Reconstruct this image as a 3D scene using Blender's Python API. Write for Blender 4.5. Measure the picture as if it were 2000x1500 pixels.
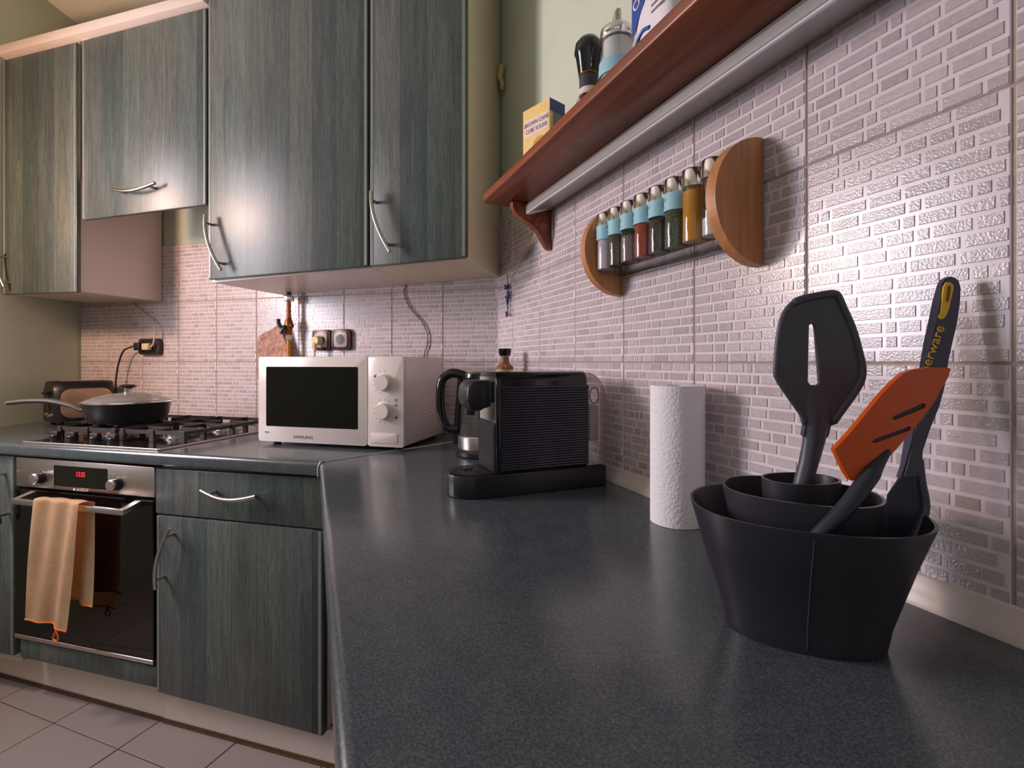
import bpy, bmesh, math, random
from mathutils import Vector, Matrix

random.seed(7)
for o in list(bpy.data.objects):
    bpy.data.objects.remove(o, do_unlink=True)
SC = bpy.context.scene
COL = SC.collection
PI = math.pi

# ------------------------------------------------------------------ camera
cam_d = bpy.data.cameras.new('camera')
cam_d.sensor_width = 36.0
cam_d.lens = 17.427
cam_d.shift_y = -0.02206
cam_d.clip_start = 0.02
cam = bpy.data.objects.new('camera', cam_d)
COL.objects.link(cam)
cam.location = (0.5476, -1.7110, 1.1332)
cam.rotation_euler = (PI / 2, 0, math.radians(16.37))
SC.camera = cam

# ------------------------------------------------------------------ light
SC.view_settings.view_transform = 'Standard'
SC.view_settings.look = 'None'
SC.view_settings.exposure = 0.38
SC.view_settings.gamma = 1.0
SC.view_settings.use_curve_mapping = False
W = bpy.data.worlds.new('world')
SC.world = W
W.use_nodes = True
W.node_tree.nodes['Background'].inputs[0].default_value = (0.80, 0.85, 1.0, 1)
W.node_tree.nodes['Background'].inputs[1].default_value = 0.5
def window_light(name, size, size_y, energy, color, loc, rot):
    d = bpy.data.lights.new(name, 'AREA'); d.shape = 'RECTANGLE'; d.size = size; d.size_y = size_y
    d.energy = energy; d.color = color
    o = bpy.data.objects.new(name, d); o.location = loc; o.rotation_euler = rot; COL.objects.link(o)
    return o
# daylight through the window on the left (seen as pale reflections on the tiles and jars)
window_light('window_left_offscreen', 0.62, 0.92, 27, (0.88, 0.87, 1.0), (-1.865, -1.31, 1.60), (PI / 2, 0, -PI / 2))

lamp_d = bpy.data.lights.new('lamp_left_offscreen', 'POINT')      # warm lamp whose glare shows on the doors and tiles
lamp_d.energy = 28; lamp_d.color = (1.0, 0.62, 0.42); lamp_d.shadow_soft_size = 0.07
lamp = bpy.data.objects.new('lamp_left_offscreen', lamp_d); lamp.location = (-1.75, -1.07, 1.70); COL.objects.link(lamp)

# ------------------------------------------------------------------ frames
ANG = math.radians(51.84)
CZ = 0.868          # worktop height
FL = 0.03           # floor height
RD = Vector((math.cos(ANG), -math.sin(ANG), 0))
RN = Vector((-math.sin(ANG), -math.cos(ANG), 0))
IC = Vector((-0.30313, -0.60522, 0))
FU = Vector((-0.999658, -0.02615, 0))
FN = Vector((0.02615, -0.999658, 0))
RROT = -ANG
FROT = math.radians(1.4984)
def Rp(t, d, z): return RD * t + RN * d + Vector((0, 0, z))
def Fp(u, e, z): return IC + FU * u + FN * e + Vector((0, 0, z))
def Bp(s, d, z): return Vector((-s, -d, z))

# ------------------------------------------------------------------ materials
def lin(c):
    return tuple(((v / 255.0) / 12.92 if v / 255.0 <= 0.04045 else ((v / 255.0 + 0.055) / 1.055) ** 2.4) for v in c) + (1.0,)

class NT:
    def __init__(s, name):
        s.m = bpy.data.materials.new(name); s.m.use_nodes = True
        s.t = s.m.node_tree; s.n = s.t.nodes; s.l = s.t.links
        s.b = s.n['Principled BSDF']
    def new(s, typ, **kw):
        x = s.n.new(typ)
        for k, v in kw.items(): setattr(x, k, v)
        return x
    def link(s, a, b): s.l.new(a, b)
    def setv(s, name, v): s.b.inputs[name].default_value = v
    def coords(s, scale=(1, 1, 1), kind='Object', rnd=False):
        tc = s.new('ShaderNodeTexCoord'); mp = s.new('ShaderNodeMapping')
        s.link(tc.outputs[kind], mp.inputs['Vector'])
        mp.inputs['Scale'].default_value = scale
        if rnd:
            oi = s.new('ShaderNodeObjectInfo'); mu = s.new('ShaderNodeMath', operation='MULTIPLY')
            mu.inputs[1].default_value = 37.0
            s.link(oi.outputs['Random'], mu.inputs[0])
            cb = s.new('ShaderNodeCombineXYZ')
            for k in range(3): s.link(mu.outputs[0], cb.inputs[k])
            s.link(cb.outputs[0], mp.inputs['Location'])
        return mp.outputs[0]
    def noise(s, vec, scale, detail=3, rough=0.5, dist=0.0):
        x = s.new('ShaderNodeTexNoise')
        x.inputs['Scale'].default_value = scale; x.inputs['Detail'].default_value = detail
        x.inputs['Roughness'].default_value = rough; x.inputs['Distortion'].default_value = dist
        s.link(vec, x.inputs['Vector']); return x.outputs['Fac']
    def ramp(s, fac, stops):
        r = s.new('ShaderNodeValToRGB'); e = r.color_ramp.elements
        while len(e) < len(stops): e.new(0.5)
        for i, (p, c) in enumerate(stops): e[i].position = p; e[i].color = c if len(c) == 4 else tuple(c) + (1,)
        s.link(fac, r.inputs[0]); return r.outputs[0]
    def mix(s, a, b, fac, typ='MIX'):
        x = s.new('ShaderNodeMix', data_type='RGBA', blend_type=typ)
        for k, v in ((6, a), (7, b), (0, fac)):
            if hasattr(v, 'type') and hasattr(v, 'links'): s.link(v, x.inputs[k])
            else: x.inputs[k].default_value = v
        return x.outputs[2]
    def bump(s, h, strength=0.2, dist=0.001):
        b = s.new('ShaderNodeBump'); b.inputs['Strength'].default_value = strength; b.inputs['Distance'].default_value = dist
        s.link(h, b.inputs['Height']); s.link(b.outputs[0], s.b.inputs['Normal'])

MATS = {}
def plain(name, rgb, rough=0.5, metal=0.0, spec=0.5, vary=0.06, bump=0.0, coat=0.0, nscale=40):
    if name in MATS: return MATS[name]
    t = NT(name); c = lin(rgb)
    v = t.coords(); n = t.noise(v, nscale, 4)
    lo = tuple(x * (1 - vary) for x in c[:3]) + (1,); hi = tuple(min(1, x * (1 + vary)) for x in c[:3]) + (1,)
    t.link(t.ramp(n, [(0.3, lo), (0.7, hi)]), t.b.inputs['Base Color'])
    t.setv('Roughness', rough); t.setv('Metallic', metal); t.setv('Specular IOR Level', spec)
    if coat: t.setv('Coat Weight', coat); t.setv('Coat Roughness', 0.1)
    if bump: t.bump(n, bump, 0.0005)
    MATS[name] = t.m; return t.m

def laminate(name, tint=1.0):
    t = NT(name)
    v = t.coords((1, 1, 1), rnd=True)
    tc = t.new('ShaderNodeTexCoord'); sp = t.new('ShaderNodeSeparateXYZ'); t.link(tc.outputs['Object'], sp.inputs[0])
    oi = t.new('ShaderNodeObjectInfo')
    m1 = t.new('ShaderNodeMath', operation='MULTIPLY_ADD'); m1.inputs[1].default_value = 1 / 0.088
    t.link(sp.outputs['X'], m1.inputs[0])
    m0 = t.new('ShaderNodeMath', operation='MULTIPLY'); m0.inputs[1].default_value = 53.7; t.link(oi.outputs['Random'], m0.inputs[0])
    t.link(m0.outputs[0], m1.inputs[2])
    fl = t.new('ShaderNodeMath', operation='FLOOR'); t.link(m1.outputs[0], fl.inputs[0])
    wn = t.new('ShaderNodeTexWhiteNoise', noise_dimensions='1D'); t.link(fl.outputs[0], wn.inputs['W'])
    # per-strip shifted coordinates so the grain breaks at each strip
    cb = t.new('ShaderNodeCombineXYZ'); mz = t.new('ShaderNodeMath', operation='MULTIPLY'); mz.inputs[1].default_value = 9.0
    t.link(wn.outputs['Value'], mz.inputs[0]); t.link(mz.outputs[0], cb.inputs['Z']); t.link(mz.outputs[0], cb.inputs['Y'])
    va = t.new('ShaderNodeVectorMath', operation='ADD'); t.link(tc.outputs['Object'], va.inputs[0]); t.link(cb.outputs[0], va.inputs[1])
    mp = t.new('ShaderNodeMapping'); mp.inputs['Scale'].default_value = (17, 17, 1.5); t.link(va.outputs[0], mp.inputs['Vector'])
    mp2 = t.new('ShaderNodeMapping'); mp2.inputs['Scale'].default_value = (240, 240, 7.0); t.link(va.outputs[0], mp2.inputs['Vector'])
    g1 = t.noise(mp.outputs[0], 1.0, 5, 0.6, 2.4)
    g2 = t.noise(mp2.outputs[0], 1.0, 3, 0.6, 0.2)
    k = tint
    fc = t.new('ShaderNodeMath', operation='FRACT'); t.link(m1.outputs[0], fc.inputs[0])
    mp3 = t.new('ShaderNodeMapping'); mp3.inputs['Scale'].default_value = (1.0, 1.0, 0.085); t.link(va.outputs[0], mp3.inputs['Vector'])
    wv = t.new('ShaderNodeTexWave', wave_type='BANDS', bands_direction='X'); wv.inputs['Scale'].default_value = 26; wv.inputs['Distortion'].default_value = 9.0
    wv.inputs['Detail'].default_value = 2.0; wv.inputs['Detail Scale'].default_value = 9.0; t.link(mp3.outputs[0], wv.inputs['Vector'])
    base = t.ramp(g1, [(0.25, lin((60 * k, 67 * k, 68 * k))), (0.5, lin((71 * k, 79 * k, 78 * k))), (0.78, lin((84 * k, 91 * k, 88 * k)))])
    strip = t.ramp(wn.outputs['Value'], [(0.0, (0.50, 0.55, 0.60, 1)), (0.3, (0.86, 0.95, 0.90, 1)), (0.5, (1.18, 1.06, 1.0, 1)), (0.75, (0.68, 0.70, 0.77, 1)), (1.0, (1.38, 1.34, 1.26, 1))])
    c1 = t.mix(base, strip, 1.0, 'MULTIPLY')
    c1 = t.mix(c1, t.ramp(wv.outputs['Fac'], [(0.05, (0.80, 0.81, 0.82, 1)), (0.5, (1.0, 1.0, 1.0, 1)), (0.95, (1.10, 1.09, 1.07, 1))]), 1.0, 'MULTIPLY')
    c1 = t.mix(c1, t.ramp(fc.outputs[0], [(0.0, (0.62, 0.63, 0.65, 1)), (0.03, (1, 1, 1, 1)), (0.97, (1.0, 1.0, 1.0, 1)), (1.0, (0.75, 0.76, 0.78, 1))]), 1.0, 'MULTIPLY')
    fine = t.ramp(g2, [(0.3, (0.80, 0.80, 0.80, 1)), (0.65, (1.08, 1.08, 1.08, 1))])
    t.link(t.mix(c1, fine, 1.0, 'MULTIPLY'), t.b.inputs['Base Color'])
    t.setv('Roughness', 0.37); t.setv('Specular IOR Level', 0.36)
    t.bump(g2, 0.15, 0.0004)
    return t.m

def worktop_mat():
    t = NT('worktop_speckle'); v = t.coords()
    a = t.noise(v, 430, 3, 0.6); b = t.noise(v, 1300, 2, 0.5); c = t.noise(v, 26, 4, 0.6)
    col = t.ramp(a, [(0.32, lin((58, 65, 70))), (0.5, lin((72, 80, 85))), (0.68, lin((92, 100, 105)))])
    col = t.mix(col, t.ramp(b, [(0.35, (0.75, 0.75, 0.77, 1)), (0.65, (1.2, 1.2, 1.2, 1))]), 1.0, 'MULTIPLY')
    col = t.mix(col, t.ramp(c, [(0.3, (0.86, 0.88, 0.92, 1)), (0.7, (1.12, 1.10, 1.07, 1))]), 1.0, 'MULTIPLY')
    t.link(col, t.b.inputs['Base Color'])
    t.setv('Roughness', 0.2); t.setv('Specular IOR Level', 0.75)
    t.bump(a, 0.06, 0.0003)
    return t.m

def brick_mat():
    t = NT('mosaic_relief_glaze')
    g = t.new('ShaderNodeNewGeometry'); oi = t.new('ShaderNodeObjectInfo')
    ad = t.new('ShaderNodeMath', operation='ADD'); t.link(g.outputs['Random Per Island'], ad.inputs[0]); t.link(oi.outputs['Random'], ad.inputs[1])
    fr = t.new('ShaderNodeMath', operation='FRACT'); t.link(ad.outputs[0], fr.inputs[0])
    col = t.ramp(fr.outputs[0], [(0.0, lin((180, 168, 170))), (0.35, lin((194, 181, 184))), (0.7, lin((204, 191, 194))), (1.0, lin((188, 178, 181)))])
    v = t.coords((1, 1, 1), 'Generated'); 
    tc = t.new('ShaderNodeTexCoord'); n = t.noise(tc.outputs['Object'], 140, 3, 0.6)
    gg = t.new('ShaderNodeNewGeometry'); n2 = t.noise(gg.outputs['Position'], 170, 3, 0.6); n3 = t.noise(gg.outputs['Position'], 420, 2, 0.5)
    col = t.mix(col, t.ramp(n2, [(0.3, (0.90, 0.90, 0.90, 1)), (0.7, (1.06, 1.06, 1.06, 1))]), 1.0, 'MULTIPLY')
    t.link(col, t.b.inputs['Base Color'])
    t.setv('Roughness', 0.16); t.setv('Specular IOR Level', 0.5)
    t.bump(n3, 0.28, 0.0012)
    return t.m

def wood_mat(name, dark, mid, light, axis='X', rough=0.38, scale=1.0, knots=False):
    t = NT(name)
    sc = {'X': (1.2, 22, 22), 'Z': (22, 22, 1.2), 'Y': (22, 1.2, 22)}[axis]
    v = t.coords(tuple(x * scale for x in sc), rnd=True)
    a = t.noise(v, 1.0, 5, 0.6, 1.2)
    sc2 = tuple(x * 5 for x in sc); v2 = t.coords(tuple(x * scale for x in sc2), rnd=True); b = t.noise(v2, 1.0, 3, 0.6)
    col = t.ramp(a, [(0.3, lin(dark)), (0.52, lin(mid)), (0.74, lin(light))])
    col = t.mix(col, t.ramp(b, [(0.3, (0.82, 0.80, 0.78, 1)), (0.7, (1.08, 1.08, 1.08, 1))]), 1.0, 'MULTIPLY')
    if knots:
        vo = t.new('ShaderNodeTexVoronoi'); vo.inputs['Scale'].default_value = 1.0
        t.link(t.coords((4.2, 9, 9)), vo.inputs['Vector'])
        col = t.mix(col, t.ramp(vo.outputs['Distance'], [(0.03, (0.25, 0.2, 0.18, 1)), (0.12, (1, 1, 1, 1))]), 1.0, 'MULTIPLY')
    t.link(col, t.b.inputs['Base Color']); t.setv('Roughness', rough); t.bump(b, 0.1, 0.0004)
    return t.m

def glass(name, rgb=(255, 255, 255), rough=0.02, ior=1.45, veil=0.0):
    """thin-walled clear material: transparent body, Fresnel gloss"""
    t = NT(name); c = lin(rgb)
    v = t.coords(); n = t.noise(v, 6, 2)
    tr = t.new('ShaderNodeBsdfTransparent'); gl = t.new('ShaderNodeBsdfGlossy'); fr = t.new('ShaderNodeLayerWeight'); mx = t.new('ShaderNodeMixShader')
    t.link(t.ramp(n, [(0.3, tuple(x * 0.97 for x in c[:3]) + (1,)), (0.7, c)]), tr.inputs['Color'])
    gl.inputs['Roughness'].default_value = rough; fr.inputs['Blend'].default_value = 0.5
    pw = t.new('ShaderNodeMath', operation='POWER'); pw.inputs[1].default_value = 4.0; t.link(fr.outputs['Facing'], pw.inputs[0])
    ma = t.new('ShaderNodeMath', operation='MULTIPLY_ADD'); ma.inputs[1].default_value = 0.8; ma.inputs[2].default_value = 0.045 * (ior / 1.5); t.link(pw.outputs[0], ma.inputs[0])
    t.link(ma.outputs[0], mx.inputs[0]); t.link(tr.outputs[0], mx.inputs[1]); t.link(gl.outputs[0], mx.inputs[2])
    out = mx.outputs[0]
    if veil:
        m2 = t.new('ShaderNodeMixShader'); m2.inputs[0].default_value = veil; t.setv('Base Color', c); t.setv('Roughness', 0.3)
        t.link(out, m2.inputs[1]); t.link(t.b.outputs[0], m2.inputs[2]); out = m2.outputs[0]
    t.link(out, t.n['Material Output'].inputs['Surface'])
    return t.m

def emit(name, rgb, s):
    t = NT(name); t.setv('Base Color', lin((20, 5, 5))); t.setv('Emission Color', lin(rgb)); t.setv('Emission Strength', s)
    return t.m

def granular(name, c1, c2, scale=500):
    t = NT(name); v = t.coords()
    n = t.noise(v, scale, 2, 0.6)
    t.link(t.ramp(n, [(0.38, lin(c1)), (0.62, lin(c2))]), t.b.inputs['Base Color']); t.setv('Roughness', 0.9)
    t.bump(n, 0.5, 0.001)
    return t.m

def cloth(name, c1, c2, scale=350):
    t = NT(name); v = t.coords()
    n = t.noise(v, scale, 3, 0.6); m = t.noise(v, 14, 3, 0.5)
    col = t.ramp(n, [(0.3, lin(c1)), (0.7, lin(c2))])
    col = t.mix(col, t.ramp(m, [(0.3, (0.93, 0.92, 0.91, 1)), (0.7, (1.05, 1.05, 1.05, 1))]), 1.0, 'MULTIPLY')
    t.link(col, t.b.inputs['Base Color']); t.setv('Roughness', 0.95); t.setv('Specular IOR Level', 0.15)
    t.bump(n, 0.7, 0.002)
    return t.m

def towel_paper():
    t = NT('embossed_paper'); v = t.coords()
    vo = t.new('ShaderNodeTexVoronoi'); vo.inputs['Scale'].default_value = 210; t.link(v, vo.inputs['Vector'])
    t.setv('Base Color', lin((238, 236, 240))); t.setv('Roughness', 0.9); t.setv('Specular IOR Level', 0.1)
    t.bump(vo.outputs['Distance'], 0.5, 0.0015)
    return t.m

M = dict(
    lam=laminate('stained_wood_laminate', 1.16),
    top=worktop_mat(), brick=brick_mat(),
    tile=plain('tile_glaze_white', (226, 213, 218), 0.18, spec=0.5, vary=0.03),
    grout=plain('tile_grout', (176, 158, 146), 0.85, vary=0.1, nscale=120),
    paint=plain('sage_wall_paint', (197, 204, 184), 0.75, vary=0.03, nscale=6, bump=0.05),
    ceil=plain('ceiling_paint', (226, 222, 212), 0.85, vary=0.02, nscale=5),
    ftile=plain('floor_tile_grey', (140, 131, 130), 0.42, vary=0.07, nscale=300),
    fgrout=plain('floor_grout', (72, 62, 58), 0.9, vary=0.1),
    white=plain('white_melamine', (214, 198, 190), 0.35, vary=0.02, nscale=8),
    cream=plain('cream_side_panel', (214, 202, 176), 0.45, vary=0.02, nscale=8),
    pvc=plain('white_plastic_profile', (226, 212, 206), 0.3, vary=0.02),
    mwhite=plain('appliance_white', (226, 214, 210), 0.22, vary=0.015, nscale=5),
    steel=plain('brushed_steel', (214, 204, 200), 0.33, metal=1.0, vary=0.05, nscale=90),
    chrome=plain('polished_chrome', (225, 225, 228), 0.09, metal=1.0, vary=0.02),
    handle=plain('satin_nickel', (190, 184, 180), 0.25, metal=1.0, vary=0.03),
    alu=plain('aluminium_profile', (176, 174, 172), 0.4, metal=0.35, vary=0.03, nscale=60),
    black=plain('black_gloss_plastic', (20, 20, 24), 0.14, vary=0.1),
    blackm=plain('black_satin_plastic', (26, 25, 32), 0.36, vary=0.1),
    ribs=plain('black_ribbed_gloss', (46, 45, 58), 0.22, vary=0.08, spec=0.8),
    lamedge=plain('laminate_edge_band', (112, 118, 114), 0.45, vary=0.1, nscale=60),
    blackg=plain('black_glass', (8, 8, 10), 0.05, vary=0.1, spec=0.6),
    hobglass=plain('hob_dark_glass', (26, 24, 24), 0.1, vary=0.05, spec=0.6),
    iron=plain('cast_iron', (44, 36, 34), 0.5, vary=0.2, bump=0.3, nscale=200),
    panout=plain('pan_dark_enamel', (46, 46, 48), 0.3, vary=0.1, metal=0.3),
    panh=plain('pan_handle_grey', (74, 72, 70), 0.55, vary=0.05),
    rubber=plain('holder_charcoal', (40, 39, 47), 0.42, vary=0.06, nscale=20),
    rubin=plain('nested_cup_charcoal', (52, 51, 58), 0.42, vary=0.06, nscale=20),
    turner=plain('utensil_charcoal', (72, 74, 84), 0.42, vary=0.05, nscale=20),
    spoonm=plain('utensil_slate', (58, 60, 76), 0.4, vary=0.05, nscale=20),
    spoond=plain('utensil_dark_blue', (34, 40, 54), 0.45, vary=0.05, nscale=20),
    orange=plain('orange_silicone', (198, 80, 10), 0.42, vary=0.04, nscale=12),
    yellow=plain('yellow_print', (226, 186, 44), 0.5, vary=0.03),
    brass=plain('aged_brass', (150, 92, 44), 0.4, metal=0.7, vary=0.2),
    copper=plain('rust_orange_paint', (176, 92, 44), 0.5, vary=0.15),
    hose=plain('yellow_gas_hose', (196, 132, 22), 0.5, vary=0.08),
    navy=plain('dark_blue_lever', (44, 52, 72), 0.4, vary=0.1),
    brownp=plain('brown_socket_plastic', (62, 36, 36), 0.35, vary=0.06),
    beige=plain('beige_socket_insert', (188, 168, 164), 0.4, vary=0.04),
    plugw=plain('cream_plug', (226, 200, 152), 0.45, vary=0.04),
    cordw=plain('cream_cord', (206, 190, 150), 0.5, vary=0.05),
    cordb=plain('black_cord', (24, 24, 28), 0.5, vary=0.05),
    cordg=plain('grey_cord', (120, 100, 84), 0.5, vary=0.05),
    shelf=wood_mat('red_stained_pine', (96, 46, 24), (134, 68, 38), (168, 96, 58), 'X', 0.35, knots=True),
    rackw=wood_mat('beech_wood', (176, 116, 70), (196, 134, 84), (212, 152, 100), 'Z', 0.45),
    millw=wood_mat('mill_wood', (110, 66, 34), (140, 88, 48), (164, 110, 64), 'Z', 0.45),
    glass=glass('clear_glass', (246, 248, 248), 0.02, 1.5),
    tankg=glass('smoky_tank_plastic', (222, 214, 214), 0.04, 1.5, 0.22),
    ledd=plain('white_diffuser', (238, 238, 244), 0.25, vary=0.01),
    clearp=glass('clear_plastic', (228, 224, 222), 0.1, 1.5, 0.16),
    towel=cloth('beige_terry', (220, 182, 142), (240, 206, 168)),
    hem=plain('orange_stitching', (206, 106, 40), 0.9, vary=0.2, nscale=400),
    mitt=cloth('brown_print_cloth', (150, 104, 90), (206, 170, 156), 60),
    paper=towel_paper(),
    cardcore=plain('cardboard', (140, 104, 76), 0.85, vary=0.1),
    lblue=plain('pale_blue_label', (150, 198, 210), 0.55, vary=0.03),
    ink=plain('dark_print', (52, 50, 60), 0.6, vary=0.05),
    inkg=plain('grey_print', (112, 104, 108), 0.6, vary=0.05),
    redled=emit('red_display', (255, 40, 50), 1.6),
    lcd=plain('display_glass', (18, 18, 18), 0.08, vary=0.1),
    stripb=plain('brown_seal_strip', (92, 64, 42), 0.6, vary=0.25, nscale=60),
    boxy=plain('yellow_carton', (236, 200, 120), 0.6, vary=0.05),
    boxb=plain('blue_carton', (58, 74, 132), 0.6, vary=0.05),
    boxg=plain('grey_blue_carton', (112, 122, 128), 0.6, vary=0.12, nscale=300),
    boxw=plain('pale_label', (232, 206, 190), 0.6, vary=0.03),
    sugarb=plain('brown_sugar_print', (206, 148, 84), 0.6, vary=0.2, nscale=90),
    bag=plain('white_bag', (232, 226, 232), 0.45, vary=0.02),
    bagb=plain('bag_blue', (26, 66, 150), 0.45, vary=0.05),
    purple=plain('purple_bead', (78, 38, 120), 0.25, vary=0.25, nscale=200),
    blueb=plain('blue_bead', (70, 92, 150), 0.25, vary=0.25, nscale=200),
    lilac=plain('violet_bead', (140, 62, 150), 0.25, vary=0.25, nscale=200),
    olive=plain('olive_bead', (96, 92, 62), 0.4, vary=0.2),
    tape=plain('dried_tape', (196, 168, 120), 0.7, vary=0.2),
    ivory=plain('ivory_base', (206, 186, 158), 0.5, vary=0.05),
    toastp=plain('toaster_side_steel', (184, 150, 122), 0.34, metal=0.6, vary=0.04),
    connector=plain('grey_connector', (178, 160, 156), 0.5, vary=0.05),
    sugarw=granular('white_sugar', (226, 220, 222), (244, 240, 240), 900),
    salt=granular('pink_salt', (214, 196, 204), (236, 220, 226), 900),
    seeds=granular('brown_seeds', (46, 34, 28), (112, 92, 74), 420),
    spicem=granular('ground_spice', (120, 92, 86), (168, 140, 128), 700),
    paprika=granular('paprika', (160, 58, 22), (190, 78, 34), 900),
    pepperb=granular('dark_peppercorns', (38, 26, 22), (104, 76, 58), 380),
    herb=granular('dried_herbs', (36, 42, 28), (104, 112, 76), 380),
    turmeric=granular('turmeric', (206, 134, 10), (226, 156, 24), 900),
    water=glass('water', (232, 236, 236), 0.0, 1.33, 0.04),
)

# ------------------------------------------------------------------ mesh helpers
class MB:
    def __init__(s): s.bm = bmesh.new()
    def _bev(s, verts, bevel, seg):
        if bevel > 0:
            es = set()
            for v in verts:
                for e in v.link_edges: es.add(e)
            bmesh.ops.bevel(s.bm, geom=list(es), offset=bevel, segments=seg, profile=0.5, affect='EDGES', clamp_overlap=True)
    def box(s, x0, x1, y0, y1, z0, z1, bevel=0.0, seg=2):
        x0, x1 = sorted((x0, x1)); y0, y1 = sorted((y0, y1)); z0, z1 = sorted((z0, z1))
        v = [s.bm.verts.new(p) for p in ((x0, y0, z0), (x1, y0, z0), (x1, y1, z0), (x0, y1, z0), (x0, y0, z1), (x1, y0, z1), (x1, y1, z1), (x0, y1, z1))]
        for f in ((0, 3, 2, 1), (4, 5, 6, 7), (0, 1, 5, 4), (1, 2, 6, 5), (2, 3, 7, 6), (3, 0, 4, 7)):
            s.bm.faces.new([v[i] for i in f])
        s._bev(v, bevel, seg); return s
    def prism(s, pts, lo, hi, axis='Y', bevel=0.0, seg=2):
        # pts: 2-D outline; axis = extrusion axis
        def mk(a, b, c):
            return {'Y': (a, c, b), 'X': (c, a, b), 'Z': (a, b, c)}[axis]
        A = [s.bm.verts.new(mk(a, b, lo)) for a, b in pts]; B = [s.bm.verts.new(mk(a, b, hi)) for a, b in pts]
        n = len(pts)
        s.bm.faces.new(A); s.bm.faces.new(B[::-1])
        for i in range(n):
            j = (i + 1) % n; s.bm.faces.new((A[j], A[i], B[i], B[j]))
        s._bev(A + B, bevel, seg); return s
    def loft(s, rings, caps=True, closed=False):
        R = [[s.bm.verts.new(p) for p in r] for r in rings]; n = len(R[0])
        m = len(R)
        for k in range(m if closed else m - 1):
            a, b = R[k], R[(k + 1) % m]
            for i in range(n):
                j = (i + 1) % n; s.bm.faces.new((a[i], a[j], b[j], b[i]))
        if caps and not closed:
            s.bm.faces.new(R[0][::-1]); s.bm.faces.new(R[-1])
        return s
    def lathe(s, prof, n=32, c=(0, 0, 0), caps=True, sx=1.0, sy=1.0, rot=0.0):
        rings = []
        for r, z in prof:
            r = max(r, 1e-5); ring = []
            for i in range(n):
                a = 2 * PI * i / n; x = r * math.cos(a) * sx; y = r * math.sin(a) * sy
                ring.append((c[0] + x * math.cos(rot) - y * math.sin(rot), c[1] + x * math.sin(rot) + y * math.cos(rot), c[2] + z))
            rings.append(ring)
        return s.loft(rings, caps)
    def cyl(s, p0, p1, r0, r1=None, n=20):
        return s.tube([p0, p1], [r0, r0 if r1 is None else r1], n)
    def tube(s, path, r, n=10, sx=1.0, closed=False):
        P = [Vector(p) for p in path]; m = len(P)
        rr = r if isinstance(r, (list, tuple)) else [r] * m
        T = []
        for i in range(m):
            a = P[(i - 1) % m] if (closed or i > 0) else P[i]; b = P[(i + 1) % m] if (closed or i < m - 1) else P[i]
            T.append((b - a).normalized())
        up = Vector((0, 0, 1)) if abs(T[0].z) < 0.9 else Vector((0, 1, 0))
        nx = T[0].cross(up).normalized(); rings = []
        for i in range(m):
            nx = (nx - T[i] * nx.dot(T[i])).normalized(); ny = T[i].cross(nx)
            rings.append([tuple(P[i] + nx * (rr[i] * sx * math.cos(2 * PI * k / n)) + ny * (rr[i] * math.sin(2 * PI * k / n))) for k in range(n)])
        return s.loft(rings, True, closed)
    def sphere(s, c, r, n=16, sc=(1, 1, 1)):
        prof = [(math.sin(PI * i / (n // 2)), -math.cos(PI * i / (n // 2))) for i in range(n // 2 + 1)]
        rings = []
        for q, z in prof:
            q = max(q, 1e-4)
            rings.append([(c[0] + r * sc[0] * q * math.cos(2 * PI * k / n), c[1] + r * sc[1] * q * math.sin(2 * PI * k / n), c[2] + r * sc[2] * z) for k in range(n)])
        return s.loft(rings)
    def build(s, name, mat, parent=None, loc=(0, 0, 0), rot=(0, 0, 0), smooth=35, kind=None):
        bmesh.ops.recalc_face_normals(s.bm, faces=s.bm.faces[:])
        me = bpy.data.meshes.new(name); s.bm.to_mesh(me); s.bm.free()
        if smooth:
            me.polygons.foreach_set('use_smooth', [True] * len(me.polygons))
            me.set_sharp_from_angle(angle=math.radians(smooth))
        me.materials.append(mat)
        return link(name, me, parent, loc, rot, kind)
def link(name, me, parent=None, loc=(0, 0, 0), rot=(0, 0, 0), kind=None):
    o = bpy.data.objects.new(name, me); COL.objects.link(o)
    o.location = loc; o.rotation_euler = rot
    if parent: o.parent = parent
    if kind: o['kind'] = kind
    return o
def tag(o, label, cat, group=None):
    o['label'] = label; o['category'] = cat
    if group: o['group'] = group
    return o
def thing(name, label, cat, loc=(0, 0, 0), rz=0.0, group=None):
    o = bpy.data.objects.new(name, None); COL.objects.link(o)
    o.empty_display_size = 0.05
    o.location = loc; o.rotation_euler = (0, 0, rz)
    return tag(o, label, cat, group)
def text(name, body, size, mat, parent, loc, rot=(PI / 2, 0, 0), sx=1.0, align='CENTER', ext=0.0003):
    cu = bpy.data.curves.new(name, 'FONT'); cu.body = body; cu.size = size; cu.align_x = align; cu.align_y = 'CENTER'; cu.extrude = ext
    cu.resolution_u = 3
    tmp = bpy.data.objects.new(name + '_tmp', cu); COL.objects.link(tmp)
    dg = bpy.context.evaluated_depsgraph_get()
    me = bpy.data.meshes.new_from_object(tmp.evaluated_get(dg))
    bpy.data.objects.remove(tmp, do_unlink=True); bpy.data.curves.remove(cu)
    me.materials.clear(); me.materials.append(mat)
    o = link(name, me, parent, loc, rot); o.scale = (sx, 1, 1)
    return o
def bez(p, n=24):
    # Catmull-Rom through points
    P = [Vector(q) for q in p]; P = [P[0] * 2 - P[1]] + P + [P[-1] * 2 - P[-2]]; out = []
    for i in range(1, len(P) - 2):
        for k in range(n):
            t = k / n
            a, b, c, d = P[i - 1], P[i], P[i + 1], P[i + 2]
            out.append(tuple(0.5 * ((2 * b) + (c - a) * t + (2 * a - 5 * b + 4 * c - d) * t * t + (3 * b - a - 3 * c + d) * t ** 3)))
    out.append(tuple(P[-2])); return out
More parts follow.
